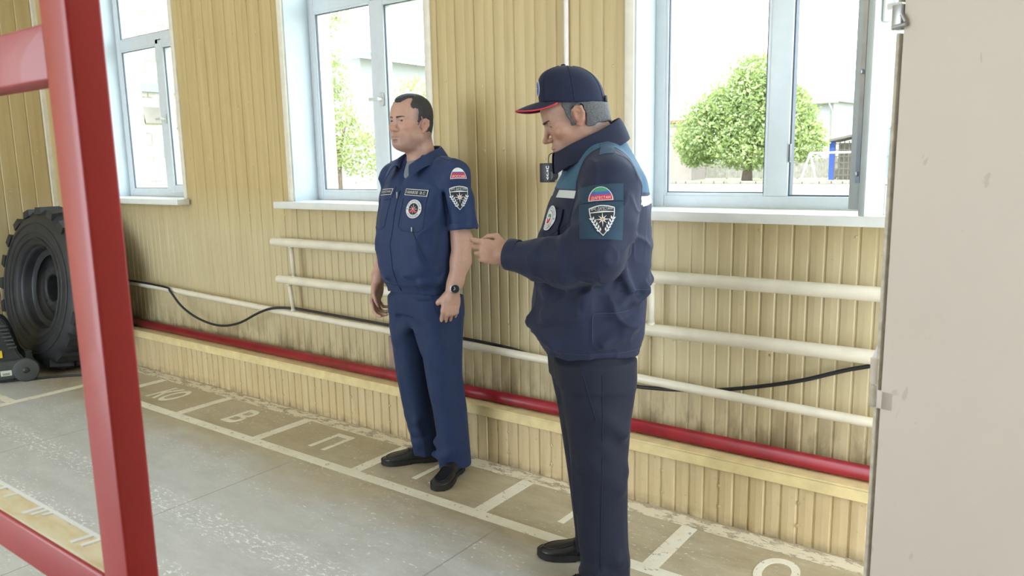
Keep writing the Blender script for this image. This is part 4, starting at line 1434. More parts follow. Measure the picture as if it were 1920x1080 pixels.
def text2(body, width, height, cx=0.0, cy=0.0, bold=0.0, arc=None):
    me = text_mesh(body, 1.0, 0.0)
    co = np.zeros(len(me.vertices) * 3); me.vertices.foreach_get('co', co); co = co.reshape(-1, 3)
    lo, hi = co.min(0), co.max(0)
    co[:, 0] = (co[:, 0] - (lo[0] + hi[0]) / 2) / (hi[0] - lo[0]) * width
    co[:, 1] = (co[:, 1] - (lo[1] + hi[1]) / 2) / (hi[1] - lo[1]) * height
    if arc:      # bend onto a circle: arc = (radius, top?)
        R, top = arc
        a = co[:, 0] / R
        rr = R + (co[:, 1] if top else -co[:, 1])
        co[:, 0] = rr * np.sin(a); co[:, 1] = rr * np.cos(a) * (1 if top else -1)
    co[:, 0] += cx; co[:, 1] += cy; co[:, 2] = 0
    me.vertices.foreach_set('co', co.ravel())
    return me

# ------------------------------------------------------------------ anatomy
def head_solid(F, nose=1.0, heavy=0.0, lidsdown=0.0, ear=0.012):
    """adds a head to the field in its current frame: face towards -y, eyes at z=0, ears near y=0."""
    F.ell((0, 0.012, 0.032), (0.0765, 0.094, 0.084), 0.02)
    F.ell((0, -0.030, 0.028), (0.066, 0.070, 0.074), 0.03)
    F.ell((0, 0.030, -0.012), (0.067, 0.068, 0.066), 0.03)
    F.ell((0, -0.028, -0.036), (0.060 + heavy, 0.064, 0.072), 0.025)
    for s in (-1, 1):
        F.cone((s * (0.050 + heavy), 0.000, -0.066), (s * 0.020, -0.072, -0.098), 0.021 + heavy, 0.018 + heavy * 0.5, 0.022)
        F.ell((s * 0.044, -0.064, -0.030), (0.021, 0.021, 0.017), 0.022)
        F.cone((s * 0.012, -0.091, 0.0135), (s * 0.040, -0.076, 0.0145), 0.0088, 0.0078, 0.014)
        F.ell((s * (0.040 + heavy), -0.045, -0.066), (0.020 + heavy, 0.028, 0.026), 0.022)
    F.ell((0, -0.036, -0.085), (0.042, 0.050, 0.030), 0.025)
    F.ell((0, -0.083, -0.104), (0.020, 0.016, 0.015), 0.016)
    if heavy: F.ell((0, -0.030, -0.112), (0.045, 0.045, 0.022), 0.025)
    # eye sockets
    for s in (-1, 1):
        F.ell((s * 0.032, -0.098, -0.001), (0.020, 0.014, 0.0125), 0.012, 's')
    # muzzle
    F.ell((0, -0.082, -0.072), (0.030, 0.022, 0.026), 0.018)
    # nose
    F.cone((0, -0.091, 0.006), (0, -0.106 - 0.006 * nose, -0.034), 0.0075, 0.0085, 0.010)
    F.ell((0, -0.110 - 0.007 * nose, -0.039), (0.0098, 0.0098, 0.0090), 0.006)
    F.ell((0, -0.101 - 0.003 * nose, -0.0455), (0.0085, 0.012, 0.0055), 0.005)
    for s in (-1, 1):
        F.ell((s * 0.0125, -0.100, -0.042), (0.0072, 0.0095, 0.0072), 0.005)
        F.ell((s * 0.0062, -0.107, -0.0515), (0.0028, 0.0050, 0.0032), 0.002, 's')
    # lips
    F.chain([(-0.023, -0.094, -0.0735), (-0.010, -0.1035, -0.0690), (0, -0.1035, -0.0702), (0.010, -0.1035, -0.0690), (0.023, -0.094, -0.0735)], [0.002, 0.0045, 0.0046, 0.0045, 0.002], 0.004)
    F.chain([(-0.021, -0.094, -0.0760), (0, -0.1025, -0.0800), (0.021, -0.094, -0.0760)], [0.0022, 0.0055, 0.0022], 0.004)
    F.chain([(-0.024, -0.0965, -0.0747), (0, -0.1085, -0.0745), (0.024, -0.0965, -0.0747)], [0.0012, 0.0016, 0.0012], 0.002, 's')
    F.ell((0, -0.100, -0.0895), (0.014, 0.007, 0.0040), 0.008, 's')
    # eyelids
    for s in (-1, 1):
        c = (s * 0.0315, -0.0765, -0.001)
        F.ell(c, (0.0150, 0.0142, 0.0135), 0.004)
        F.ell((c[0], c[1] - 0.016, c[2] - 0.0005 - 0.004 * lidsdown), (0.0142, 0.0125, 0.0031 * (1 - 0.5 * lidsdown)), 0.002, 's')
        F.cone((s * 0.019, -0.0885, 0.0048 - 0.004 * lidsdown), (s * 0.043, -0.082, 0.0044 - 0.004 * lidsdown), 0.0030, 0.0030, 0.003)
    # ears
    dz = ear
    for s in (-1, 1):
        e = [(s * 0.073, -0.013, -0.002), (s * 0.080, -0.011, 0.014), (s * 0.087, 0.003, 0.021), (s * 0.092, 0.016, 0.013), (s * 0.091, 0.017, -0.008), (s * 0.084, 0.008, -0.028), (s * 0.076, -0.004, -0.040), (s * 0.072, -0.011, -0.037)]
        e = [(x_, y_, z_ * 0.92 - dz) for x_, y_, z_ in e]
        F.ell((s * 0.080, 0.002, -0.010 - dz), (0.0075, 0.016, 0.026), 0.004, 'u', (0, s * 14, 0))
        F.chain(e, [0.0035, 0.0042, 0.0046, 0.0048, 0.0046, 0.0052, 0.0066, 0.004], 0.004)
        F.ell((s * 0.089, -0.003, -0.010 - dz), (0.0062, 0.0085, 0.014), 0.004, 's')
        F.cone((s * 0.074, -0.011, -0.016 - dz), (s * 0.075, -0.010, -0.010 - dz), 0.004, 0.0035, 0.004)

def hand_solid(F, wrist, d, p, thumb, curl, side_scale=1.0, thumb_pose=(0.3, 0.5), spread=0.0, wrist_r=0.028):
    """wrist, fingers' direction d, palm direction p, thumb side direction; curl per finger (3 joint angles in degrees)."""
    d = Vector(d).normalized(); p = Vector(p); p = (p - d * p.dot(d)).normalized()
    t = Vector(thumb); t = (t - d * t.dot(d) - p * t.dot(p)).normalized()
    R = np.array([[t.x, d.x, p.x], [t.y, d.y, p.y], [t.z, d.z, p.z]])   # local x = thumb side, y = along, z = palm
    F.frame(R, wrist, side_scale)
    F.ell((0.000, 0.052, 0.000), (0.041, 0.052, 0.0155), 0.012)
    F.ell((0.004, 0.080, -0.002), (0.041, 0.022, 0.0130), 0.010)
    F.ell((0.026, 0.036, 0.010), (0.018, 0.032, 0.015), 0.012)
    F.ell((-0.024, 0.036, 0.008), (0.016, 0.034, 0.013), 0.012)
    F.cone((0, -0.03, 0), (0, 0.02, 0), wrist_r, 0.026, 0.02)
    L = (0.046, 0.050, 0.047, 0.036); X = (0.031, 0.0105, -0.0105, -0.0300); Y = (0.092, 0.096, 0.092, 0.084)
    Rr = (0.0094, 0.0096, 0.0090, 0.0080)
    for i in range(4):
        q = np.array([X[i], Y[i], 0.0]); a = 0.0
        tilt = spread * (1.5 - i) * 0.05
        F.ell((X[i], Y[i] - 0.002, -0.004), (0.0095, 0.011, 0.0095), 0.006)
        for j, (lf, r0_, r1_) in enumerate(((1.0, 1.0, 0.95), (0.62, 0.97, 0.86), (0.50, 0.88, 0.74))):
            a += math.radians(curl[i][j])
            dv = np.array([tilt, math.cos(a), math.sin(a)])
            q2 = q + dv * L[i] * lf
            F.cone(q, q2, Rr[i] * r0_, Rr[i] * r1_, 0.0035 if j else 0.006)
            q = q2
    # thumb: leaves the side of the palm near its base
    a, b = thumb_pose
    q0 = np.array([0.026, 0.020, 0.006]); q1 = q0 + np.array([0.026 * math.cos(a) + 0.006, 0.034, 0.014 + 0.014 * math.sin(a)])
    q2 = q1 + np.array([0.008 - 0.018 * b, 0.030, 0.006 + 0.010 * b]); q3 = q2 + np.array([-0.004 - 0.016 * b, 0.022, 0.002 + 0.008 * b])
    F.cone(q0, q1, 0.0165, 0.0112, 0.012); F.cone(q1, q2, 0.0112, 0.0098, 0.004); F.cone(q2, q3, 0.0100, 0.0080, 0.003)
    F.frame()

def cuff_band(parent, name, c, ax_, r, length, mat, th=0.003, squash=1.0):
    """a turned hem round a sleeve end; c: centre of the open end, ax_: outwards along the arm."""
    ax_ = Vector(ax_).normalized(); u = ax_.orthogonal().normalized(); v = ax_.cross(u)
    bm = bmesh.new(); rows = []
    prof = [(r - th, -length), (r, -length), (r + 0.0006, -length * 0.5), (r, -0.001), (r - th * 0.5, 0.0008), (r - th, -0.001), (r - th - 0.001, -length * 0.6)]
    for k in range(48):
        a = 2 * PI * k / 48
        d_ = u * math.cos(a) + v * math.sin(a) * squash
        wob = 1 + 0.012 * math.sin(3 * a + 1) + 0.008 * math.sin(5 * a)
        rows.append([bm.verts.new(Vector(c) + d_ * (p * wob) + ax_ * h) for p, h in prof])
    n = len(prof)
    for k in range(48):
        A, B = rows[k], rows[(k + 1) % 48]
        for j in range(n): bm.faces.new((A[j], A[(j + 1) % n], B[(j + 1) % n], B[j]))
    bmesh.ops.recalc_face_normals(bm, faces=bm.faces)
    return mesh_obj(name, bm, mat, parent, True, 50)

def skin_mat(name, base, rough=0.48):
    m, nt, b = newmat(name)
    a = nt.nodes.new('ShaderNodeAttribute'); a.attribute_name = 'tint'
    n1 = noise(nt, 90, 4, 0.6)
    mm = nt.nodes.new('ShaderNodeMix'); mm.data_type = 'RGBA'; mm.blend_type = 'MULTIPLY'; mm.inputs[0].default_value = 1.0
    nt.links.new(a.outputs['Color'], mm.inputs[6])
    nt.links.new(ramp(nt, n1, [(0.3, (0.90, 0.88, 0.87)), (0.7, (1, 1, 1))]), mm.inputs[7])
    nt.links.new(mm.outputs[2], b.inputs['Base Color'])
    b.inputs['Roughness'].default_value = rough
    b.inputs['Subsurface Weight'].default_value = 0.12
    b.inputs['Subsurface Radius'].default_value = (0.012, 0.004, 0.002)
    b.inputs['Subsurface Scale'].default_value = 0.5
    bump(nt, b, noise(nt, 300, 2), 0.06, 0.001)
    return m

def gauss(q, c, r): return np.exp(-(((q - np.array(c)) / np.array(r)) ** 2).sum(1))

def cloth(name, col, rough=0.75, col2=None, sheen=0.15, weave=900):
    """woven cloth; where the attribute «zone» is positive the second colour shows."""
    m, nt, b = newmat(name)
    n1 = noise(nt, 14, 4, 0.6)
    def tone(c): return ramp(nt, n1, [(0.3, tuple(v * 0.88 for v in c)), (0.7, tuple(v * 1.12 for v in c))])
    c = tone(col)
    if col2:
        a = nt.nodes.new('ShaderNodeAttribute'); a.attribute_name = 'zone'
        c = mix(nt, maprange(nt, a.outputs['Fac'], -0.0006, 0.0006), c, tone(col2))
    nt.links.new(c, b.inputs['Base Color'])
    b.inputs['Roughness'].default_value = rough
    b.inputs['Sheen Weight'].default_value = sheen * 0.25
    b.inputs['Specular IOR Level'].default_value = 0.3
    b.inputs['Sheen Roughness'].default_value = 0.5
    bump(nt, b, noise(nt, weave, 2), 0.10, 0.0006)
    return m

def shoe(parent, heel, toe, zfloor=0.0, L=0.285):
    """a black leather loafer lying from heel to toe (xy points in the person's frame)."""
    h = Vector((heel[0], heel[1], 0)); t = Vector((toe[0], toe[1], 0))
    ang = math.atan2((t - h).y, (t - h).x)
    g = empty('shoe', (h.x, h.y, zfloor), ang, parent=parent)
    def outline(u):   # half widths (inner, outer) along the shoe
        us = [0, .04, .12, .25, .45, .65, .78, .88, .95, .985, 1.0]
        wi = [.010, .024, .033, .034, .033, .044, .047, .041, .028, .014, .002]
        wv = np.interp(u, us, wi)
        return wv
    us = np.linspace(0, 1, 40)
    # sole with a heel block
    bm = bmesh.new()
    top, bot = [], []
    for s in (1, -1):
        for u in (us if s == 1 else us[::-1]):
            wv = outline(u) + 0.004
            x = -0.004 + u * (L + 0.008)
            top.append((x, s * wv, 0.026 + 0.004 * max(0, u - 0.75)))
            lift = 0.012 if 0.30 < u < 0.36 else 0.0
            bot.append((x, s * wv, 0.0012 + (0.006 if 0.29 < u < 0.5 else 0) + 0.02 * max(0, u - 0.86)))
    tv = [bm.verts.new(p) for p in top]; bv = [bm.verts.new(p) for p in bot]
    n = len(tv)
    for i in range(n): bm.faces.new((bv[i], bv[(i + 1) % n], tv[(i + 1) % n], tv[i]))
    bm.faces.new(tv); bm.faces.new(bv[::-1])
    bmesh.ops.remove_doubles(bm, verts=bm.verts, dist=0.0005)
    bmesh.ops.recalc_face_normals(bm, faces=bm.faces)
    mesh_obj('sole', bm, M['sole'], g, True, 40)
    # upper
    bm = bmesh.new()
    hs = lambda u: np.interp(u, [0, .06, .2, .34, .5, .65, .8, .92, 1], [.065, .078, .080, .085, .070, .055, .046, .038, .024])
    rings = []
    for u in us:
        wv = outline(u); hh = hs(u); ring = []
        for k in range(17):
            a = PI * k / 16
            y = wv * (abs(math.cos(a)) ** 0.75) * (1 if math.cos(a) > 0 else -1)
            z = 0.022 + (hh - 0.022) * (math.sin(a) ** 0.8)
            ring.append(bm.verts.new((u * L, y, z)))
        rings.append(ring)
    for i in range(len(rings) - 1):
        for k in range(16): bm.faces.new((rings[i][k], rings[i + 1][k], rings[i + 1][k + 1], rings[i][k + 1]))
    bm.faces.new(rings[0]); bm.faces.new(rings[-1][::-1])
    bmesh.ops.recalc_face_normals(bm, faces=bm.faces)
    mesh_obj('upper', bm, M['leather'], g, True, 60)
    # strap and moccasin seam
    bm = bmesh.new()
    for (u0, r) in ((0.52, 0.006),):
        pts = []
        for k in range(17):
            a = PI * k / 16
            wv = outline(u0); hh = hs(u0)
            pts.append((u0 * L, wv * 1.02 * (abs(math.cos(a)) ** 0.75) * (1 if math.cos(a) > 0 else -1), 0.022 + (hh - 0.0195) * (math.sin(a) ** 0.8)))
        for dx in (-0.008, 0.008): tube(bm, [(x + dx, y, z) for x, y, z in pts], 0.0016, 6)
        for i in range(16):
            a_, b_ = pts[i], pts[i + 1]
            vs = [bm.verts.new((a_[0] - 0.008, a_[1], a_[2] + 0.001)), bm.verts.new((a_[0] + 0.008, a_[1], a_[2] + 0.001)), bm.verts.new((b_[0] + 0.008, b_[1], b_[2] + 0.001)), bm.verts.new((b_[0] - 0.008, b_[1], b_[2] + 0.001))]
            bm.faces.new(vs)
    mesh_obj('strap', bm, M['leather'], g, True)
    bm = bmesh.new()
    pts = []
    for a in np.linspace(-1, 1, 25):
        u = 0.93 - 0.40 * abs(a) ** 2.2
        wv = outline(u) * 0.62 * (1 if a > 0 else -1) * min(1, abs(a) * 1.9)
        hh = hs(u); yy = wv / outline(u)
        z = 0.022 + (hh - 0.022) * math.sin(math.acos(min(1, abs(yy) ** (1 / 0.75)))) ** 0.8
        pts.append((u * L, wv, z + 0.0005))
    tube(bm, pts, 0.0022, 6)
    mesh_obj('seam', bm, M['leather'], g, True)
    return g
M['leather'] = simple('black_leather', (0.012, 0.012, 0.014), 0.33, var=0.2, scale=30, bmp=0.12, bscale=160)
M['sole'] = simple('black_rubber_sole', (0.014, 0.014, 0.015), 0.6, var=0.2)
M['hair'] = simple('dark_hair', (0.026, 0.025, 0.028), 0.6, var=0.5, scale=160, bmp=0.6, bscale=380)
M['greyhair'] = simple('grey_hair', (0.085, 0.085, 0.092), 0.7, var=0.75, scale=420, bmp=0.3, bscale=600)
M['eyewhite'] = simple('eye_white', (0.42, 0.37, 0.35), 0.25, var=0.03)
M['iris'] = simple('dark_iris', (0.018, 0.011, 0.008), 0.4, var=0.1)
M['thread_w'] = simple('white_thread', (0.72, 0.73, 0.75), 0.6, var=0.05)
M['thread_r'] = simple('red_thread', (0.55, 0.03, 0.05), 0.6, var=0.05)
M['thread_b'] = simple('blue_thread', (0.06, 0.10, 0.35), 0.6, var=0.05)
M['thread_g'] = simple('green_thread', (0.05, 0.26, 0.14), 0.6, var=0.05)
M['thread_k'] = simple('black_thread', (0.018, 0.020, 0.028), 0.7, var=0.05)
M['thread_o'] = simple('orange_thread', (0.75, 0.30, 0.05), 0.6, var=0.05)
M['gold'] = simple('pale_gold_thread', (0.70, 0.62, 0.42), 0.6, var=0.05)
ART = ['thread_w', 'thread_r', 'thread_b', 'thread_g', 'thread_k', 'thread_o', 'gold']
W_, R2, B_, G_, K_, O_, Y_ = range(7)
def artmats(): return [M[k] for k in ART]

def scale2(P, f): return [(x * f, y * f) for x, y in P]
def leaf_sprays(w, h, y0):
    """two little ear-of-wheat branches."""
    out = []
    for s in (-1, 1):
        for k in range(5):
            t = k / 4
            bx = s * w * (0.10 + 0.26 * t); by = y0 + h * (0.02 + 0.34 * t)
            for side in (-1, 1):
                a = math.radians(90 - s * (32 - 14 * t) + side * 34)
                l = h * 0.13
                tip = (bx + l * math.cos(a), by + l * math.sin(a))
                nx, ny = -math.sin(a) * l * 0.22, math.cos(a) * l * 0.22
                m_ = (bx + l * 0.5 * math.cos(a), by + l * 0.5 * math.sin(a))
                out.append([(bx, by), (m_[0] + nx, m_[1] + ny), tip, (m_[0] - nx, m_[1] - ny)])
    return out
def shield_art(w, h, text, edge=W_):
    sh = [(shield2(w, h), K_, 0.0), (shield2(w * 0.95, h * 0.95), edge, 0.0004), (shield2(w * 0.88, h * 0.885), K_, 0.0008)]
    # header strip with writing
    sh.append(([(-w * 0.44, h * 0.225), (w * 0.44, h * 0.225), (w * 0.44, h * 0.245), (0, h * 0.275), (-w * 0.44, h * 0.245)], edge, 0.0012))
    sh.append((text2(text, w * 0.80, h * 0.115, 0, h * 0.335, 0.02), W_, 0.0014))
    sh.append((star2(w * 0.30, w * 0.065, 8, 0, h * 0.02), W_, 0.0014))
    sh.append((circle2(w * 0.050, 12, 0, h * 0.02), O_, 0.0018))
    for q in leaf_sprays(w, h, -h * 0.36): sh.append((q, W_, 0.0014))
    return sh
def dome_art(w, h, bands, text, tcol=W_):
    sh = [(dome2(w, h), K_, 0.0), (dome2(w * 0.98, h * 0.985), W_, 0.0003)]
    iw, ih = w * 0.90, h * 0.90
    off = h * 0.045
    for (y0, y1, c) in bands:
        sh.append(([(x, y + off) for x, y in dome_band(iw, ih, ih * y0, ih * min(y1, 0.995))], c, 0.0008))
    sh.append((text2(text, w * 0.74, h * 0.23, 0, h * 0.185, 0.03), tcol, 0.0014))
    return sh
def round_art(r, sx, core, top, bottom):
    sh = [(circle2(r, 36, sx=sx), K_, 0.0), (circle2(r * 0.965, 36, sx=sx), W_, 0.0004), (circle2(r * 0.60, 30, sx=sx), K_, 0.0008)]
    def sq(me):
        co = np.zeros(len(me.vertices) * 3); me.vertices.foreach_get('co', co); co = co.reshape(-1, 3); co[:, 0] *= sx
        me.vertices.foreach_set('co', co.ravel()); return me
    sh.append((sq(text2(top, r * 2.0, r * 0.22, 0, 0, 0.03, (r * 0.78, True))), K_, 0.0010))
    sh.append((sq(text2(bottom, r * 1.5, r * 0.20, 0, 0, 0.03, (r * 0.78, False))), K_, 0.0010))
    for s in (-1, 1): sh.append((scale2([(s * sx * 0.80 - 0.05, -0.08), (s * sx * 0.80 + 0.05, -0.08), (s * sx * 0.80 + 0.05, 0.04), (s * sx * 0.80 - 0.05, 0.04)], r), K_, 0.0012))
    return sh + core
# ------------------------------------------------------------------ the bareheaded man in the short-sleeved blue uniform
# his own frame: +x his left, -y forward, z up
M['skin1'] = skin_mat('fair_skin', None)
M['shirt'] = cloth('blue_uniform_cloth', (0.016, 0.033, 0.098), 0.62)
M['trouser'] = cloth('blue_trouser_cloth', (0.014, 0.029, 0.085), 0.66)
M['brow'] = simple('dark_brows', (0.055, 0.040, 0.034), 0.7, var=0.4, scale=200)
M['tee'] = cloth('grey_tee', (0.20, 0.22, 0.24), 0.8)
M['stitch'] = simple('dark_stitching', (0.010, 0.022, 0.075), 0.8, var=0.05)
p1 = empty('person', (-2.418, 2.601, 0), math.radians(42.9 - 50), 'person standing bareheaded in a short-sleeved blue uniform by the wall', 'person')
RZ = lambda a: np.array(Matrix.Rotation(math.radians(a), 3, 'Z'))
RX = lambda a: np.array(Matrix.Rotation(math.radians(a), 3, 'X'))
H1R = RZ(6) @ RX(-2); H1T = (-0.022, -0.036, 1.630); H1S = 1.01

F = Field(axis(-0.36, 0.36, 0.0055, (-0.13, 0.11), 0.0026), axis(-0.24, 0.22, 0.0055, (-0.17, 0.09), 0.0026), axis(0.02, 1.78, 0.0065, (1.46, 1.765), 0.0024))
# torso and legs under the clothes
F.loft([(0.80, 0, -0.005, 0.150, 0.100), (0.95, 0, -0.02, 0.150, 0.115), (1.10, 0, -0.03, 0.150, 0.120), (1.28, 0, -0.01, 0.155, 0.105), (1.40, 0, 0.0, 0.13, 0.075), (1.45, 0, 0.01, 0.08, 0.055)], 2.2, 0.03)
F.chain([(0.095, 0.0, 0.84), (0.125, -0.02, 0.48), (0.150, 0.012, 0.07)], [0.075, 0.050, 0.036], 0.03)
F.chain([(-0.095, 0.0, 0.84), (-0.085, -0.03, 0.48), (-0.035, 0.0, 0.07)], [0.075, 0.050, 0.036], 0.03)
# arms
F.chain([(0.180, 0.005, 1.390), (0.232, 0.020, 1.10)], [0.050, 0.046], 0.02)
F.chain([(0.232, 0.020, 1.10), (0.238, 0.004, 1.01), (0.234, -0.025, 0.925), (0.230, -0.040, 0.885)], [0.046, 0.0455, 0.034, 0.029], 0.02)
F.chain([(-0.180, -0.003, 1.385), (-0.258, 0.008, 1.09)], [0.048, 0.043], 0.02)
F.chain([(-0.262, 0.010, 1.09), (-0.275, -0.020, 1.01), (-0.278, -0.058, 0.92), (-0.276, -0.072, 0.885)], [0.043, 0.043, 0.033, 0.028], 0.02)
hand_solid(F, (0.229, -0.044, 0.872), (-0.06, -0.16, -0.98), (-0.80, 0.58, 0), (-0.55, -0.8, 0), [(32, 58, 40), (40, 64, 42), (46, 66, 44), (52, 64, 44)], 1.0, (0.2, 0.9))
hand_solid(F, (-0.276, -0.078, 0.872), (0.02, -0.18, -0.98), (0.90, 0.35, 0), (0.3, -0.95, 0), [(20, 34, 26), (28, 44, 30), (34, 50, 34), (40, 52, 36)], 1.0, (0.25, 0.6), 1.0)
# neck and head
F.cone((-0.004, 0.012, 1.42), (-0.014, -0.012, 1.55), 0.064, 0.058, 0.03)
F.cone((-0.008, 0.020, 1.44), (-0.014, 0.000, 1.57), 0.052, 0.050, 0.03)
F.frame(H1R, H1T, H1S)
head_solid(F, 0.3, 0.003)
F.frame()
Vb, Fb = F.mesh(1)
def head_tint(V, R, T, S, base, stubble, hairline=None, lips=(0.42, 0.20, 0.17)):
    q = ((V - np.array(T)) @ R) / S
    c = np.tile(np.array(base), (len(V), 1))
    def lay(w, col):
        w = np.clip(w, 0, 1)[:, None]
        c[:] = c * (1 - w) + np.array(col) * w
    lay(0.55 * (gauss(q, (0.045, -0.065, -0.035), (0.03, 0.04, 0.025)) + gauss(q, (-0.045, -0.065, -0.035), (0.03, 0.04, 0.025))), (base[0] * 1.02, base[1] * 0.72, base[2] * 0.66))
    lay(0.5 * gauss(q, (0, -0.118, -0.04), (0.016, 0.02, 0.014)), (base[0] * 1.0, base[1] * 0.72, base[2] * 0.66))
    for s in (-1, 1): lay(0.7 * gauss(q, (s * 0.084, 0.005, -0.020), (0.012, 0.03, 0.04)), (base[0] * 0.95, base[1] * 0.62, base[2] * 0.55))
    lower = (1 / (1 + np.exp((q[:, 2] + 0.058 + 0.35 * np.maximum(0, q[:, 1] + 0.06)) / 0.006))) * (1 / (1 + np.exp(-(q[:, 2] + 0.135) / 0.006))) * (1 / (1 + np.exp((q[:, 1] - 0.004) / 0.008))) * (np.abs(q[:, 0]) < 0.09)
    up = (q[:, 2] > -0.2)
    lay(stubble * lower * up, (base[0] * 0.50, base[1] * 0.55, base[2] * 0.62))
    lay(0.85 * np.maximum(gauss(q, (0, -0.103, -0.070), (0.022, 0.012, 0.0045)), gauss(q, (0, -0.102, -0.080), (0.019, 0.012, 0.0050))), lips)
    return c, q
base1 = (0.51, 0.305, 0.232)
tint, q = head_tint(Vb, H1R, H1T, H1S, base1, 0.30)
def stubble_hair(tint, q, col, spots):
    for c, r_, w_ in spots:
        w = np.clip(w_ * gauss(q, c, r_), 0, 1)[:, None]
        tint[:] = tint * (1 - w) + np.array(col) * w
stubble_hair(tint, q, (0.10, 0.085, 0.085), [((s * 0.073, -0.022, 0.022), (0.03, 0.020, 0.034), 0.8) for s in (-1, 1)] + [((s * 0.06, 0.045, -0.062), (0.05, 0.040, 0.026), 0.7) for s in (-1, 1)] + [((0, -0.075, 0.098), (0.05, 0.022, 0.016), 0.6)])
nets_obj('body', (Vb, Fb), M['skin1'], p1, {'tint': tint})

def hair_cap(name, R, T, S, nose, heavy, keep, thick, mat, parent, brow=False, seed=3, step=0.0022, ear=0.012):
    """hair grown as a thin shell over the skull where keep(q) < 0."""
    lo, hi = np.array([-0.10, -0.12, -0.10]), np.array([0.10, 0.12, 0.135])
    f = Field(*[np.arange(l, h, step) for l, h in zip(lo, hi)])
    head_solid(f, nose, heavy, 0.0, ear)
    if not brow:
        f.cone((0, 0.045, -0.12), (0, 0.030, -0.02), 0.060, 0.058, 0.03)
    X, Y, Z = np.meshgrid(*f.ax, indexing='ij')
    Q = np.stack([X, Y, Z], -1).reshape(-1, 3)
    kd = keep(Q).reshape(X.shape)
    th = thick(Q).reshape(X.shape)
    n_ = (vnoise(Q * np.array([330, 330, 90], np.float32), seed) * 0.0007).reshape(X.shape)
    f.D = np.maximum(f.D - th - n_, kd).astype(np.float32)
    V, Fc = f.mesh(1)
    V = (V * S) @ R.T + np.array(T)
    return nets_obj(name, (V, Fc), mat, parent)
def smax(a, b, k):
    h = np.maximum(k - np.abs(a - b), 0) / k
    return np.maximum(a, b) + h * h * k * 0.25
def smin(a, b, k): return -smax(-a, -b, k)
def ear_clear(Q, r=(0.030, 0.025, 0.033)):
    x, y, z = Q.T
    return (1 - np.sqrt(((np.abs(x) - 0.086) / r[0]) ** 2 + ((y - 0.000) / r[1]) ** 2 + ((z + 0.022) / r[2]) ** 2)) * min(r)
def keep1(Q):
    x, y, z = Q.T
    ax_ = np.abs(x)
    n_ = vnoise(Q * np.array([70, 70, 70], np.float32), 9) * 0.003 + vnoise(Q * np.array([260, 260, 120], np.float32), 10) * 0.0045
    # forehead line with receding corners
    yl = -0.085 + 0.055 * np.exp(-((ax_ - 0.046) / 0.017) ** 2) + 0.8 * np.maximum(0, 0.068 - z)
    d_top = smax(0.050 - z, yl - y, 0.012)
    side = smax(0.006 - z, -0.020 - y + 0.25 * np.maximum(0, 0.05 - z), 0.012)
    burn = smax(smax(-0.024 - z, np.abs(y + 0.021) - 0.007, 0.006), 0.05 - ax_, 0.006)
    back = smax(-0.078 - z + 0.25 * np.maximum(0, ax_ - 0.02), 0.018 - y, 0.012)
    d = smin(smin(d_top, smin(side, burn, 0.010), 0.012), back, 0.012)
    return smax(d * 0.8 + n_, ear_clear(Q), 0.006)
def thick1(Q):
    x, y, z = Q.T
    return 0.0010 + 0.0060 * np.clip((z - 0.01) / 0.08, 0, 1) + 0.0025 * np.clip(y / 0.06, 0, 1)
hair_cap('hair', H1R, H1T, H1S, 0.3, 0.003, keep1, thick1, M['hair'], p1)
def browkeep(Q):
    x, y, z = Q.T
    ax_ = np.abs(x)
    zc = 0.0118 + 0.0040 * np.sin(np.clip((ax_ - 0.010) / 0.038, 0, 1) * PI * 0.75)
    return np.maximum(np.maximum(np.abs(z - zc) - 0.0040 * np.clip(1.25 - ax_ / 0.05, 0.4, 1), np.abs(ax_ - 0.029) - 0.0185), y + 0.05)
hair_cap('eyebrows', H1R, H1T, H1S, 0.3, 0.003, browkeep, lambda Q: np.full(len(Q), 0.0012), M['brow'], p1, True, 4, 0.0018)

def eyes(parent, R, T, S, look=(0, 0)):
    for s in (-1, 1):
        bm = bmesh.new()
        r = 0.0124 * S
        bmesh.ops.create_uvsphere(bm, u_segments=24, v_segments=16, radius=r)
        yw, pt = math.radians(look[0]), math.radians(look[1])
        dirv = Vector((math.sin(yw), -math.cos(yw) * math.cos(pt), math.sin(pt)))
        for f in bm.faces:
            c = f.calc_center_median().normalized()
            f.material_index = 1 if c.dot(dirv) > 0.80 else 0
        o = mesh_obj('eyeball', bm, [M['eyewhite'], M['iris']], parent)
        p = np.array(R) @ (np.array((s * 0.0315, -0.0772, -0.0012)) * S) + np.array(T)
        m = Matrix(np.array(R).tolist()).to_4x4(); m.translation = p
        o.matrix_local = m
eyes(p1, H1R, H1T, H1S, (-6, 0))

# --- shirt
def torso_noise(P):
    return np.clip((1.46 - P[:, 2]) / 0.2, 0, 1)
S = Field(np.arange(-0.37, 0.37, 0.0042), np.arange(-0.27, 0.24, 0.0042), np.arange(0.845, 1.56, 0.0042))
S.cone((0.150, 0.006, 1.405), (0.205, 0.008, 1.375), 0.062, 0.072, 0.05)
S.chain([(0.195, 0.008, 1.378), (0.222, 0.014, 1.28), (0.240, 0.020, 1.170)], [0.070, 0.066, 0.066], 0.02)
S.cone((-0.150, -0.002, 1.405), (-0.205, -0.004, 1.375), 0.062, 0.070, 0.05)
S.chain([(-0.195, -0.002, 1.378), (-0.232, 0.004, 1.28), (-0.258, 0.010, 1.170)], [0.068, 0.064, 0.064], 0.02)
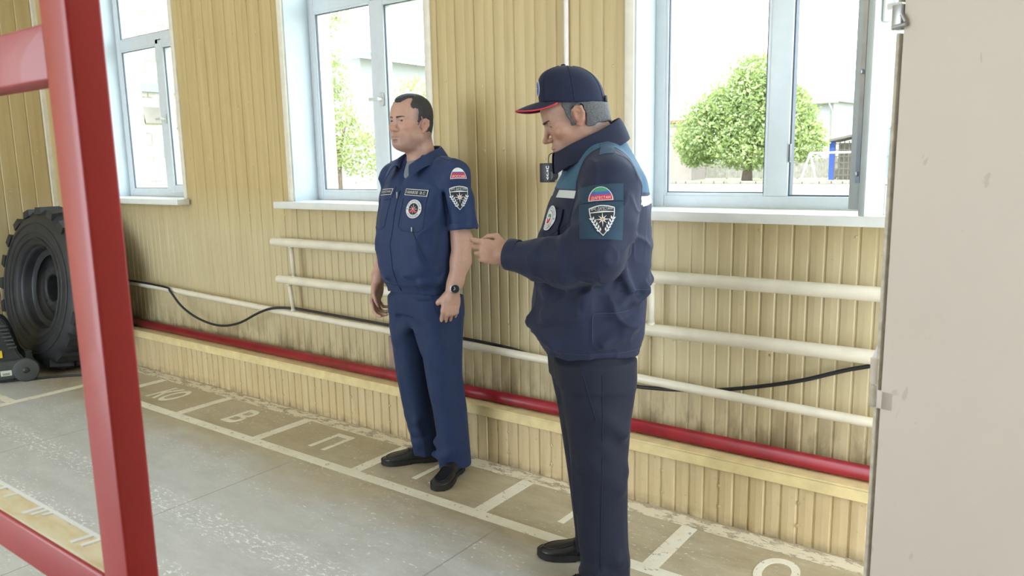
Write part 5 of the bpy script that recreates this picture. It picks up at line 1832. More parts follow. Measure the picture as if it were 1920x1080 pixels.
# sleeve openings cut flat, hollow inside
for sx, a, b_ in ((1, (0.2406, 0.0205, 1.158), (0.238, 0.019, 1.178)), (-1, (-0.2606, 0.0104, 1.158), (-0.256, 0.009, 1.178))):
    S.ell((a[0], a[1], 1.100), (0.14, 0.14, 0.060), 0.002, 's')
S.loft([(0.862, 0, -0.035, 0.176, 0.118, 0.120), (0.885, 0, -0.037, 0.179, 0.124, 0.124), (0.905, 0, -0.040, 0.192, 0.138, 0.132), (0.98, 0, -0.046, 0.200, 0.158, 0.140), (1.09, 0, -0.046, 0.203, 0.164, 0.142), (1.20, 0, -0.034, 0.204, 0.150, 0.138), (1.30, 0, -0.020, 0.203, 0.132, 0.128), (1.38, 0, -0.006, 0.190, 0.108, 0.110), (1.43, 0, 0.006, 0.150, 0.085, 0.085), (1.475, 0, 0.014, 0.088, 0.066, 0.064)], 2.35, 0.022)
# neck opening with the open front
S.cone((0.0, 0.010, 1.43), (0.0, 0.018, 1.56), 0.062, 0.085, 0.006, 's')
S.cone((-0.004, -0.150, 1.335), (-0.004, -0.095, 1.50), 0.006, 0.085, 0.008, 's')
# folds
for (a, b_, r) in [((0.170, -0.085, 1.30), (0.150, -0.13, 1.16), 0.012), ((0.185, -0.06, 1.26), (0.170, -0.12, 1.05), 0.011), ((0.19, 0.06, 1.28), (0.19, 0.08, 1.08), 0.012), ((-0.175, -0.085, 1.30), (-0.15, -0.14, 1.15), 0.012),
                   ((0.08, -0.19, 0.955), (0.18, -0.09, 0.975), 0.013), ((-0.05, -0.195, 0.935), (-0.17, -0.10, 0.945), 0.012), ((0.150, -0.15, 0.92), (0.190, -0.02, 0.93), 0.010)]:
    S.cone(a, b_, r, r * 0.6, 0.03)
for (a, b_, r) in [((0.205, -0.05, 1.31), (0.215, -0.048, 1.19), 0.007)]:
    S.cone(a, b_, r, r, 0.03, 's')
S.rough(0.0070, (8, 8, 4.5), 11)
S.rough(0.0028, (24, 24, 12), 12)
S.crease(0.0060, (7, 7, 5.5), 14, lambda P: np.clip((np.abs(P[:, 0]) - 0.07) / 0.08, 0, 1))
# gathered elastic hem: fine vertical puckers
S.rough(0.0030, (95, 95, 6), 13, lambda P: np.clip((0.93 - P[:, 2]) / 0.03, 0, 1) * np.clip((np.abs(P[:, 0]) - 0.06) / 0.05, 0, 1))
shirt = nets_obj('shirt', S.mesh(1), M['shirt'], p1)
cuff_band(shirt, 'sleeve_hem', (0.2412, 0.0206, 1.154), (0.10, 0.03, -1), 0.0675, 0.026, M['shirt'])
cuff_band(shirt, 'sleeve_hem', (-0.2612, 0.0105, 1.154), (-0.13, 0.03, -1), 0.0655, 0.026, M['shirt'])
bS = bvh_of(shirt)
# grey tee in the neck opening
T_ = Field(np.arange(-0.12, 0.12, 0.004), np.arange(-0.16, 0.12, 0.004), np.arange(1.25, 1.50, 0.004))
T_.loft([(1.25, 0, -0.012, 0.11, 0.118, 0.07), (1.34, 0, -0.008, 0.11, 0.106, 0.07), (1.40, 0, 0.0, 0.095, 0.088, 0.07), (1.455, 0, 0.010, 0.076, 0.071, 0.066), (1.462, 0, 0.012, 0.073, 0.069, 0.064)], 2.1, 0.01)
nets_obj('undershirt', T_.mesh(1), M['tee'], p1)

# collar: stand and fall, with pointed wings
def collar(parent, name, rows, mat, thick=0.0035):
    """rows: list of 3-D polylines of equal length, made into a cloth band with thickness."""
    n = len(rows[0])
    R = [smooth_path(r, 5) for r in rows]
    m = len(R[0])
    V = np.array([v[:] for r in R for v in r])
    V = V + np.stack([vnoise(V * np.array([22, 22, 22], np.float32), 70 + i) for i in range(3)], 1) * 0.0045
    Fc = [(i * m + j, i * m + j + 1, (i + 1) * m + j + 1, (i + 1) * m + j) for i in range(len(R) - 1) for j in range(m - 1)]
    o = pydata(name, V, Fc, mat, parent)
    md = o.modifiers.new('thickness', 'SOLIDIFY'); md.thickness = thick; md.offset = 0
    md2 = o.modifiers.new('soft', 'SUBSURF'); md2.levels = 1; md2.render_levels = 2
    return o
inner = [(0.030, -0.094, 1.418), (0.064, -0.060, 1.447), (0.074, -0.005, 1.474), (0.060, 0.056, 1.493), (0.0, 0.084, 1.498), (-0.060, 0.056, 1.493), (-0.074, -0.005, 1.474), (-0.066, -0.062, 1.447), (-0.036, -0.098, 1.418)]
fold = [(0.036, -0.104, 1.445), (0.072, -0.066, 1.478), (0.080, -0.005, 1.506), (0.064, 0.056, 1.527), (0.0, 0.080, 1.534), (-0.064, 0.056, 1.527), (-0.080, -0.005, 1.506), (-0.074, -0.068, 1.478), (-0.042, -0.108, 1.445)]
mid = [(0.058, -0.128, 1.425), (0.090, -0.088, 1.455), (0.098, -0.010, 1.478), (0.076, 0.074, 1.492), (0.0, 0.100, 1.502), (-0.076, 0.074, 1.492), (-0.098, -0.010, 1.478), (-0.094, -0.090, 1.452), (-0.062, -0.134, 1.420)]
low = [(0.088, -0.148, 1.372), (0.112, -0.098, 1.418), (0.122, -0.012, 1.446), (0.094, 0.086, 1.460), (0.0, 0.114, 1.468), (-0.094, 0.086, 1.460), (-0.122, -0.012, 1.446), (-0.112, -0.100, 1.416), (-0.088, -0.152, 1.366)]
collar(shirt, 'collar', [inner, fold, mid, low], M['shirt'])

def mirror_x(me, cx):
    for v in me.vertices: v.co.x = cx - v.co.x
    return me
def rect2(w, h, cx=0, cy=0, n=1): return [(cx - w / 2, cy - h / 2), (cx + w / 2, cy - h / 2), (cx + w / 2, cy + h / 2), (cx - w / 2, cy + h / 2)]
# chest: name tapes on the pocket flaps, round badge, zip, pockets
front = lambda o, tilt=0: Drape(bS, o, (math.cos(math.radians(tilt)), 0.10 if o[0] > 0 else -0.10, math.sin(math.radians(tilt))), (0, -0.12, 1), (0.22 if o[0] > 0 else -0.22, -1, 0.05))
dl = front((0.108, -0.135, 1.318), -3)
flap = [(-0.070, 0.022), (-0.070, -0.030), (0.0, -0.040), (0.062, -0.030), (0.062, 0.022)]
dl.slab('pocket_flap', flap, 0.0025, M['shirt'], shirt)
tape = lambda txt: [(rect2(0.122, 0.030), K_, 0.0), (rect2(0.120, 0.0285), W_, 0.0003), (rect2(0.114, 0.0235), K_, 0.0007), (text2(txt, 0.066, 0.0125, -0.0195, 0), W_, 0.0012), (mirror_x(text2('С', 0.0095, 0.0125, 0, 0), 0.0275), W_, 0.0012), (rect2(0.0050, 0.0022, 0.0285, 0), W_, 0.0013), (rect2(0.0022, 0.0022, 0.0355, -0.0052), W_, 0.0012), (text2('С', 0.0095, 0.0125, 0.0435, 0), W_, 0.0012)]
dl.art('name_tape', tape('ХАМАВОВ'), artmats(), shirt, 0.012, 0.0040)
dr = front((-0.105, -0.135, 1.318), 3)
dr.slab('pocket_flap', [(-x, y) for x, y in flap][::-1], 0.0025, M['shirt'], shirt)
dr.art('name_tape', [(rect2(0.122, 0.030), K_, 0.0), (rect2(0.120, 0.0285), W_, 0.0003), (rect2(0.114, 0.0235), K_, 0.0007), (text2('МЧС ДАГЕСТАНА', 0.104, 0.0120, 0, 0, 0.02), W_, 0.0012)], artmats(), shirt, 0.012, 0.0040)
db = front((0.112, -0.14, 1.247), -2)
r = 0.043
core = [(star2(r * 0.55, r * 0.12, 8), W_, 0.0012), (star2(r * 0.30, r * 0.12, 8), R2, 0.0016), (circle2(r * 0.07, 10), W_, 0.0020)]
for s in (-1, 1): core.append(([(s * r * 0.10, -r * 0.16), (s * r * 0.46, -r * 0.18), (s * r * 0.34, -r * 0.42), (s * r * 0.10, -r * 0.34)][::s], R2, 0.0010))
db.art('chest_badge', round_art(r, 0.92, core, 'МЧС ДАГЕСТАНА', 'СПАСЕНИЕ'), artmats(), shirt, 0.010, 0.0020)
def seam_line(dr_, pts, r, mat, name, parent, lift=0.0008):
    bm = bmesh.new()
    P = []
    for (a, b_) in zip(pts[:-1], pts[1:]):
        for t in np.linspace(0, 1, 10)[:-1]:
            P.append(dr_.hit(a[0] + (b_[0] - a[0]) * t, a[1] + (b_[1] - a[1]) * t) + dr_.n * lift)
    P.append(dr_.hit(*pts[-1]) + dr_.n * lift)
    tube(bm, P, r, 6)
    return mesh_obj(name, bm, mat, parent)
dz = Drape(bS, (-0.004, -0.16, 1.10), (1, 0, 0), (0, 0, 1), (0, -1, 0))
seam_line(dz, [(0.014, -0.225), (0.012, 0.0), (0.010, 0.16), (0.008, 0.225)], 0.0022, M['stitch'], 'zip_placket', shirt)
bm = bmesh.new(); box(bm, -0.004, 0.004, -0.003, 0.003, -0.016, 0.016, 0, 0.0015)
o = mesh_obj('zip_pull', bm, M['metal'], shirt, True); o.location = dz.hit(0.004, 0.205) + Vector((0, -0.006, 0)); o.rotation_euler = (0.2, 0.3, 0)
for d_, sg in ((dl, 1), (dr, -1)):
    seam_line(d_, [(-0.066, -0.03), (-0.066, -0.155), (-0.04, -0.172), (0.04, -0.172), (0.060, -0.155), (0.060, -0.03)], 0.0013, M['stitch'], 'pocket_seam', shirt)
# slanted side pocket with a small metal puller
dp = Drape(bS, (0.155, -0.14, 1.08), (0.8, 0.6, 0), (0, 0, 1), (0.6, -0.8, 0))
seam_line(dp, [(-0.045, 0.075), (0.020, -0.075)], 0.0022, M['stitch'], 'pocket_zip', shirt)
bm = bmesh.new(); box(bm, -0.003, 0.003, -0.002, 0.002, -0.010, 0.010, 0, 0.001)
o = mesh_obj('zip_pull', bm, M['metal'], shirt); o.location = dp.hit(-0.047, 0.080) + dp.n * 0.004
# waistband seam
bm = bmesh.new()
P = []
for a in np.linspace(-PI * 0.95, PI * 0.95, 80):
    d_ = Vector((math.sin(a), -math.cos(a), 0))
    h = bS.ray_cast(Vector((0, -0.035, 0.902)) + d_ * 0.4, -d_, 0.5)
    if h[0]: P.append(h[0] + d_ * 0.0004)
tube(bm, P, 0.0018, 6); mesh_obj('hem_seam', bm, M['stitch'], shirt)
# left sleeve patches (towards the camera) and epaulettes
ds = Drape(bS, (0.262, -0.020, 1.372), (0.50, 0.86, 0), (-0.22, 0, 1), (0.85, -0.50, 0.18))
ds.art('flag_patch', dome_art(0.074, 0.050, ((0.62, 1.0, W_), (0.50, 0.62, B_), (0.34, 0.50, R2), (0.0, 0.34, R2)), 'РОССИЯ'), artmats(), shirt, 0.010, 0.002)
dsh = Drape(bS, (0.266, -0.022, 1.292), (0.50, 0.86, 0), (-0.12, 0, 1), (0.85, -0.50, 0.10))
dsh.art('shield_patch', shield_art(0.086, 0.112, 'МЧС ДАГЕСТАНА'), artmats(), shirt, 0.010, 0.002)
for s in (1, -1):
    de = Drape(bS, (s * 0.150, 0.004, 1.46), (0, s * 1.0, 0.0), (-s * 1, 0, 0.25), (s * 0.25, 0, 1))
    de.slab('epaulette', [(-0.024, -0.060), (0.024, -0.060), (0.022, 0.058), (0.0, 0.070), (-0.022, 0.058)], 0.003, M['shirt'], shirt)
# --- trousers
def trousers(parent, pel, legs, mat, name, zlow, folds, cuts, seed, lim=0.27, step=0.0045, amp=0.0055):
    f = Field(np.arange(-lim, lim, step), np.arange(-0.24, 0.24, step), np.arange(zlow - 0.01, pel[-1][0] + 0.02, step))
    f.loft(pel, 2.3, 0.02)
    for rows in legs: f.loft(rows, 2.1, 0.035)
    for a, b_, r, k in folds: f.cone(a, b_, r, r * 0.6, k)
    for a, b_, r, k in cuts: f.cone(a, b_, r, r, k, 's')
    f.rough(amp, (8, 8, 3.2), seed); f.rough(0.0018, (22, 22, 10), seed + 1)
    f.crease(0.0048, (8, 8, 3.6), seed + 2, lambda P: np.clip((0.34 - P[:, 2]) / 0.2, 0, 1) + np.clip((P[:, 2] - 0.55) / 0.15, 0, 0.6))
    return nets_obj(name, f.mesh(1), mat, parent)
legL = [(0.032, 0.160, 0.004, 0.062, 0.082, 0.078), (0.10, 0.158, 0.000, 0.064, 0.076, 0.078), (0.30, 0.148, -0.012, 0.072, 0.078, 0.084), (0.47, 0.133, -0.024, 0.080, 0.088, 0.084), (0.66, 0.112, -0.016, 0.092, 0.108, 0.104), (0.78, 0.098, -0.010, 0.098, 0.125, 0.120), (0.83, 0.094, -0.010, 0.094, 0.128, 0.122)]
legR = [(0.045, -0.040, 0.000, 0.062, 0.074, 0.074), (0.12, -0.042, -0.006, 0.062, 0.072, 0.076), (0.30, -0.062, -0.026, 0.070, 0.076, 0.080), (0.47, -0.083, -0.034, 0.078, 0.086, 0.082), (0.66, -0.100, -0.024, 0.090, 0.108, 0.102), (0.78, -0.096, -0.012, 0.097, 0.125, 0.120), (0.83, -0.094, -0.010, 0.094, 0.128, 0.122)]
fold1 = [((0.085, -0.060, 0.085), (0.165, -0.062, 0.100), 0.016, 0.035), ((0.165, -0.062, 0.100), (0.205, 0.0, 0.13), 0.014, 0.035), ((0.10, -0.060, 0.150), (0.19, -0.045, 0.135), 0.014, 0.04),
         ((-0.095, -0.030, 0.125), (-0.030, -0.060, 0.110), 0.016, 0.035), ((-0.030, -0.060, 0.110), (0.010, 0.0, 0.14), 0.014, 0.035), ((-0.105, -0.040, 0.185), (-0.02, -0.070, 0.175), 0.014, 0.04), ((-0.11, -0.05, 0.25), (-0.02, -0.08, 0.225), 0.011, 0.04), ((-0.07, 0.055, 0.13), (0.0, 0.05, 0.18), 0.014, 0.04),
         ((0.0, -0.09, 0.74), (0.10, -0.11, 0.60), 0.012, 0.05), ((-0.01, -0.10, 0.72), (-0.10, -0.11, 0.62), 0.012, 0.05), ((0.135, -0.108, 0.62), (0.14, -0.100, 0.36), 0.006, 0.02), ((-0.095, -0.122, 0.62), (-0.075, -0.106, 0.36), 0.006, 0.02)]
tr = trousers(p1, [(0.76, 0, -0.010, 0.192, 0.128, 0.125), (0.82, 0, -0.012, 0.190, 0.136, 0.126), (0.88, 0, -0.022, 0.176, 0.118, 0.118), (0.93, 0, -0.025, 0.165, 0.11, 0.11)], [legL, legR], M['trouser'], 'trousers', 0.02, fold1,
              [((0.004, -0.15, 0.70), (0.020, -0.12, 0.30), 0.010, 0.03)], 21)
bT = bvh_of(tr)
dt = Drape(bT, (0.165, -0.05, 0.79), (0.6, 0.8, 0), (0, 0, 1), (0.8, -0.6, 0))
seam_line(dt, [(-0.05, 0.075), (-0.035, 0.0), (0.02, -0.06)], 0.0016, M['stitch'], 'pocket_seam', tr)
shoe(p1, (0.142, 0.050), (0.262, -0.205), 0.0, 0.285)
shoe(p1, (-0.008, 0.055), (-0.175, -0.168), 0.0, 0.285)

# --- wristwatch
wt = empty('wristwatch', (0.2315, -0.036, 0.893), 0, parent=p1)
ax_ = Vector((0.07, 0.20, 0.97)).normalized()
out = Vector((0.80, -0.58, 0)); out = (out - ax_ * out.dot(ax_)).normalized(); sd_ = ax_.cross(out)
bm = bmesh.new()
for k in range(40):
    pass
ringv = []
for k in range(48):
    a = 2 * PI * k / 48
    c = out * math.cos(a) + sd_ * math.sin(a)
    ringv.append([bm.verts.new(c * (r_) + ax_ * h_) for r_, h_ in ((0.0325, -0.009), (0.0355, -0.009), (0.0355, 0.009), (0.0325, 0.009))])
for k in range(48):
    A_, B2 = ringv[k], ringv[(k + 1) % 48]
    for j in range(4): bm.faces.new((A_[j], A_[(j + 1) % 4], B2[(j + 1) % 4], B2[j]))
bmesh.ops.recalc_face_normals(bm, faces=bm.faces)
mesh_obj('strap', bm, M['metal'], wt, True, 30)
Rm = Matrix((sd_, ax_, out)).transposed().to_4x4(); Rm.translation = out * 0.034
bm = bmesh.new()
lathe(bm, [(0.0005, 0.0), (0.021, 0.0), (0.0225, 0.002), (0.0225, 0.008), (0.020, 0.0105), (0.0185, 0.0105), (0.0180, 0.0095)], 'z', 36)
bm.transform(Rm); mesh_obj('case', bm, M['metal'], wt, True, 40)
M['dial'] = simple('black_dial', (0.010, 0.014, 0.022), 0.12, var=0.05)
bm = bmesh.new()
lathe(bm, [(0.0005, 0.0096), (0.0182, 0.0096)], 'z', 36)
for (a, l) in ((0.6, 0.012), (2.3, 0.009)):
    n0 = len(bm.verts)
    q = [(-0.0008, 0), (0.0008, 0), (0.0008, l), (-0.0008, l)]
    f = bm.faces.new([bm.verts.new((x_ * math.cos(a) - y_ * math.sin(a), x_ * math.sin(a) + y_ * math.cos(a), 0.0100)) for x_, y_ in q]); f.material_index = 1
bm.transform(Rm); mesh_obj('dial', bm, [M['dial'], M['thread_w']], wt, True, 40)
# ------------------------------------------------------------------ the man in the cap and the dark jacket
M['skin2'] = skin_mat('olive_skin', None)
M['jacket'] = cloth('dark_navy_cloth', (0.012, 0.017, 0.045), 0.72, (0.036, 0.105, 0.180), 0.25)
M['slacks'] = cloth('dark_trouser_cloth', (0.0075, 0.010, 0.024), 0.75, None, 0.2)
M['jplain'] = cloth('dark_navy_cloth_plain', (0.012, 0.017, 0.045), 0.72, None, 0.25)
M['jstitch'] = simple('pale_blue_stitching', (0.030, 0.042, 0.080), 0.8, var=0.05)
M['jdark'] = simple('navy_lining', (0.008, 0.012, 0.035), 0.85, var=0.05)
M['teal'] = cloth('teal_patch_cloth', (0.022, 0.050, 0.085), 0.75)
def reflective():
    m, nt, b = newmat('silver_reflective_tape')
    b.inputs['Base Color'].default_value = (0.62, 0.66, 0.68, 1)
    b.inputs['Roughness'].default_value = 0.45; b.inputs['Metallic'].default_value = 0.35
    bump(nt, b, noise(nt, 500, 2), 0.2, 0.0006)
    return m
M['tapey'] = reflective()
p2 = empty('person', (-1.268, 2.162, 0), math.radians(30.4 - 80), 'person in a dark jacket and peaked cap looking down at their raised hand', 'person')
H2R = RZ(-2) @ RX(22); H2T = (-0.006, -0.052, 1.585); H2S = 1.0

F = Field(axis(-0.34, 0.34, 0.0055, (-0.11, 0.13), 0.0026), axis(-0.42, 0.22, 0.0055, (-0.42, 0.08), 0.0028), axis(0.02, 1.74, 0.0065, (1.08, 1.72), 0.0026))
F.loft([(0.80, 0, 0.0, 0.150, 0.110), (0.95, 0, -0.01, 0.160, 0.130), (1.10, 0, -0.01, 0.165, 0.135), (1.28, 0, 0.01, 0.165, 0.120), (1.40, 0, 0.02, 0.12, 0.075), (1.46, 0, 0.02, 0.07, 0.055)], 2.2, 0.03)
F.chain([(0.095, 0.01, 0.84), (0.120, 0.0, 0.48), (0.125, 0.035, 0.07)], [0.078, 0.052, 0.036], 0.03)
F.chain([(-0.095, 0.0, 0.84), (-0.103, 0.0, 0.48), (-0.098, 0.045, 0.07)], [0.078, 0.052, 0.036], 0.03)
F.chain([(0.172, 0.025, 1.385), (0.240, -0.01, 1.17)], [0.048, 0.046], 0.02)
F.chain([(0.245, -0.01, 1.17), (0.180, -0.17, 1.150), (0.118, -0.272, 1.158)], [0.046, 0.042, 0.030], 0.02)
F.chain([(-0.172, 0.015, 1.385), (-0.235, 0.03, 1.14), (-0.235, -0.02, 0.89)], [0.055, 0.045, 0.030], 0.02)
hand_solid(F, (0.114, -0.280, 1.156), (-0.18, -0.97, 0.16), (-0.95, 0.14, -0.15), (-0.1, 0.1, 1), [(34, 30, 18), (50, 58, 30), (58, 70, 36), (64, 74, 40)], 0.90, (0.1, 0.75), 0.4, 0.030)
hand_solid(F, (-0.235, -0.025, 0.878), (0.02, -0.12, -0.98), (0.95, 0.2, 0), (0.15, -0.97, 0), [(24, 38, 26), (28, 42, 28), (32, 46, 30), (36, 48, 32)])
F.cone((0.0, 0.030, 1.42), (0.0, -0.010, 1.54), 0.062, 0.056, 0.03)
F.cone((0.0, 0.032, 1.45), (0.0, 0.004, 1.57), 0.050, 0.049, 0.03)
F.frame(H2R, H2T, H2S)
head_solid(F, 1.15, -0.004, 0.55, -0.004)
F.frame()
Vb, Fb = F.mesh(1)
base2 = (0.45, 0.265, 0.195)
tint, q = head_tint(Vb, H2R, H2T, H2S, base2, 0.34, lips=(0.34, 0.155, 0.13))
stubble_hair(tint, q, (0.12, 0.105, 0.105), [((s * 0.072, -0.030, 0.008), (0.03, 0.018, 0.030), 0.7) for s in (-1, 1)] + [((s * 0.06, 0.05, -0.055), (0.05, 0.040, 0.022), 0.6) for s in (-1, 1)])
nets_obj('body', (Vb, Fb), M['skin2'], p2, {'tint': tint})
def keep2(Q):
    x, y, z = Q.T
    ax_ = np.abs(x)
    n_ = vnoise(Q * np.array([80, 80, 80], np.float32), 19) * 0.003
    side = smax(0.002 - z, -0.030 - y, 0.012)
    burn = smax(smax(-0.026 - z, np.abs(y + 0.022) - 0.007, 0.006), 0.05 - ax_, 0.006)
    back = smax(-0.066 - z + 0.3 * np.maximum(0, ax_ - 0.02), 0.016 - y, 0.012)
    d = smin(smin(side, burn, 0.012), back, 0.012)
    return smax(smax(d * 0.8 + n_, ear_clear(Q + np.array((0, 0, -0.016))), 0.006), y * 0.375 + z * 0.927 - 0.038, 0.003)
hair_cap('hair', H2R, H2T, H2S, 1.15, -0.004, keep2, lambda Q: np.full(len(Q), 0.0030) + 0.0025 * np.clip(Q[:, 1] / 0.05, 0, 1), M['greyhair'], p2, False, 5, 0.0022, -0.004)
hair_cap('eyebrows', H2R, H2T, H2S, 1.15, -0.004, browkeep, lambda Q: np.full(len(Q), 0.0018), M['brow'], p2, True, 6, 0.0018)
eyes(p2, H2R, H2T, H2S, (0, -28))

# --- jacket
J = Field(np.arange(-0.36, 0.36, 0.0045), np.arange(-0.34, 0.28, 0.0045), np.arange(0.74, 1.60, 0.0045))
J.loft([(0.826, 0, -0.008, 0.196, 0.160, 0.157), (0.85, 0, -0.012, 0.200, 0.168, 0.168), (0.88, 0, -0.014, 0.210, 0.182, 0.182), (0.98, 0, -0.008, 0.215, 0.188, 0.184), (1.04, 0, -0.004, 0.212, 0.182, 0.180), (1.10, 0, 0.000, 0.214, 0.180, 0.182), (1.20, 0, 0.006, 0.216, 0.176, 0.182), (1.30, 0, 0.014, 0.210, 0.152, 0.176), (1.38, 0, 0.024, 0.192, 0.122, 0.150), (1.44, 0, 0.030, 0.150, 0.098, 0.110), (1.49, 0, 0.034, 0.096, 0.080, 0.078), (1.51, 0, 0.034, 0.080, 0.074, 0.070)], 2.3, 0.03)
J.cone((0.140, 0.032, 1.405), (0.200, 0.026, 1.365), 0.066, 0.074, 0.06)
J.chain([(0.196, 0.026, 1.368), (0.232, 0.006, 1.26), (0.250, -0.022, 1.165)], [0.076, 0.078, 0.074], 0.05)
J.chain([(0.252, -0.025, 1.165), (0.215, -0.120, 1.138), (0.165, -0.200, 1.146), (0.122, -0.268, 1.155)], [0.074, 0.064, 0.054, 0.048], 0.03)
J.cone((-0.150, 0.020, 1.405), (-0.208, 0.014, 1.375), 0.068, 0.076, 0.04)
J.chain([(-0.200, 0.014, 1.380), (-0.240, 0.030, 1.15), (-0.238, -0.012, 0.925)], [0.078, 0.070, 0.048], 0.03)
# cut and hollow the cuffs, hem and neck
dv = np.array((-0.43, -0.68, 0.09)); dv /= np.linalg.norm(dv)
c0 = np.array((0.122, -0.268, 1.155)) + dv * 0.012
J.ell(tuple(c0 + dv * 0.055), (0.068, 0.055, 0.10), 0.002, 's', (0, 0, -32))
J.cone(tuple(c0 + dv * 0.02), tuple(c0 - dv * 0.05), 0.041, 0.036, 0.003, 's')
J.ell((-0.238, -0.014, 0.845), (0.09, 0.09, 0.052), 0.002, 's')
J.cone((-0.238, -0.013, 0.88), (-0.238, -0.010, 0.94), 0.040, 0.036, 0.003, 's')
J.loft([(0.74, 0, -0.004, 0.168, 0.128, 0.126), (0.84, 0, -0.008, 0.172, 0.134, 0.132), (0.87, 0, -0.010, 0.16, 0.13, 0.13)], 2.3, 0.003, 's')
J.cone((0.0, 0.020, 1.46), (0.0, 0.030, 1.62), 0.064, 0.090, 0.006, 's')
# big folds: elbow, armpit, waist, back
for (a, b_, r, k) in [((0.290, -0.06, 1.245), (0.215, -0.115, 1.195), 0.014, 0.03), ((0.300, -0.04, 1.175), (0.235, -0.115, 1.165), 0.012, 0.03), ((0.255, -0.12, 1.10), (0.20, -0.17, 1.195), 0.012, 0.03), ((0.225, -0.155, 1.10), (0.17, -0.20, 1.19), 0.010, 0.025),
                      ((0.215, 0.075, 1.31), (0.235, 0.075, 1.17), 0.016, 0.03), ((0.225, 0.055, 1.12), (0.20, 0.10, 1.02), 0.014, 0.03), ((0.215, -0.06, 1.02), (0.14, -0.165, 0.96), 0.014, 0.04), ((0.21, 0.03, 0.99), (0.17, 0.12, 1.03), 0.012, 0.03),
                      ((0.19, 0.10, 0.94), (0.215, 0.0, 0.88), 0.016, 0.04), ((0.05, 0.185, 1.06), (0.16, 0.14, 1.04), 0.012, 0.03), ((0.06, -0.20, 0.93), (0.16, -0.15, 0.87), 0.012, 0.04), ((0.02, -0.19, 1.10), (0.14, -0.16, 1.04), 0.012, 0.04)]:
    J.cone(a, b_, r, r * 0.6, k)
for (a, b_, r, k) in [((0.225, 0.09, 1.03), (0.12, 0.175, 1.04), 0.008, 0.02), ((0.235, 0.085, 1.23), (0.225, 0.09, 1.09), 0.010, 0.03)]:
    J.cone(a, b_, r, r, k, 's')
J.rough(0.0085, (8, 8, 5.5), 31)
J.rough(0.0035, (21, 21, 13), 32)
J.crease(0.0085, (8, 8, 7), 33, lambda P: np.clip((1.36 - P[:, 2]) / 0.1, 0.15, 1))
J.crease(0.0050, (16, 16, 12), 34, lambda P: np.clip((P[:, 0] - 0.12) / 0.1, 0.2, 1))
Vj, Fj = J.mesh(1)
# the lighter yoke over the shoulders and back, down to the reflective band, inside the sleeve seams
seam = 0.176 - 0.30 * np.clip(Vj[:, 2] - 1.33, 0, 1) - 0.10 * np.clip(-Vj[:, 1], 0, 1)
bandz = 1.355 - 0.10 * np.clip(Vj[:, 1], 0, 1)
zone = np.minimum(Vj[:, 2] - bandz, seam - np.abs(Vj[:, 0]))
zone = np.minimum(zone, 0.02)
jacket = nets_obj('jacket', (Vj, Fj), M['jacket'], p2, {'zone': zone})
bJ = bvh_of(jacket)
cuff_band(jacket, 'cuff', tuple(c0 + dv * 0.004), dv, 0.0500, 0.034, M['jplain'], 0.0035)
cuff_band(jacket, 'cuff', (-0.2385, -0.014, 0.894), (0, -0.15, -1), 0.0500, 0.034, M['jplain'], 0.0035)
# stand-up collar
ci = [(0.016, -0.080, 1.400), (0.062, -0.050, 1.430), (0.078, 0.010, 1.460), (0.064, 0.068, 1.482), (0.0, 0.092, 1.490), (-0.064, 0.068, 1.482), (-0.078, 0.010, 1.460), (-0.062, -0.050, 1.430), (-0.016, -0.080, 1.400)]
cm = [(0.018, -0.108, 1.440), (0.066, -0.076, 1.468), (0.082, 0.000, 1.500), (0.066, 0.064, 1.524), (0.0, 0.090, 1.535), (-0.066, 0.064, 1.524), (-0.082, 0.000, 1.500), (-0.066, -0.076, 1.468), (-0.018, -0.108, 1.440)]
ct = [(0.018, -0.118, 1.472), (0.066, -0.088, 1.492), (0.081, -0.012, 1.528), (0.068, 0.056, 1.562), (0.0, 0.088, 1.578), (-0.068, 0.056, 1.562), (-0.081, -0.012, 1.528), (-0.066, -0.088, 1.492), (-0.018, -0.118, 1.472)]
cf = [(0.020, -0.123, 1.462), (0.070, -0.092, 1.484), (0.087, -0.012, 1.522), (0.074, 0.064, 1.556), (0.0, 0.098, 1.572), (-0.074, 0.064, 1.556), (-0.087, -0.012, 1.522), (-0.070, -0.092, 1.484), (-0.020, -0.123, 1.462)]
cl = [(0.026, -0.124, 1.392), (0.084, -0.078, 1.424), (0.104, 0.006, 1.452), (0.088, 0.090, 1.488), (0.0, 0.124, 1.512), (-0.088, 0.090, 1.488), (-0.104, 0.006, 1.452), (-0.084, -0.078, 1.424), (-0.026, -0.124, 1.392)]
collar(jacket, 'collar', [ci, cm, ct, cf, cl], M['jdark'], 0.004)
# reflective tape: front strips, back strip
dfl = Drape(bJ, (0.125, -0.15, 1.345), (1, 0.35, 0), (0, 0, 1), (0.30, -1, 0.1))
dfl.slab('reflective_tape', rect2(0.125, 0.024), 0.0012, M['tapey'], jacket, 0.010)
dfr = Drape(bJ, (-0.125, -0.15, 1.345), (1, -0.35, 0), (0, 0, 1), (-0.30, -1, 0.1))
dfr.slab('reflective_tape', rect2(0.125, 0.024), 0.0012, M['tapey'], jacket, 0.010)
dbk = Drape(bJ, (0.0, 0.19, 1.318), (-1, 0, 0), (0, 0, 1), (0, 1, 0.1))
dbk.slab('reflective_tape', rect2(0.33, 0.026), 0.0012, M['tapey'], jacket, 0.010)
dbs = Drape(bJ, (0.165, 0.14, 1.318), (-0.6, 0.8, 0), (0, 0, 1), (0.8, 0.6, 0.1))
dbs.slab('reflective_tape', rect2(0.07, 0.026), 0.0012, M['tapey'], jacket, 0.010)
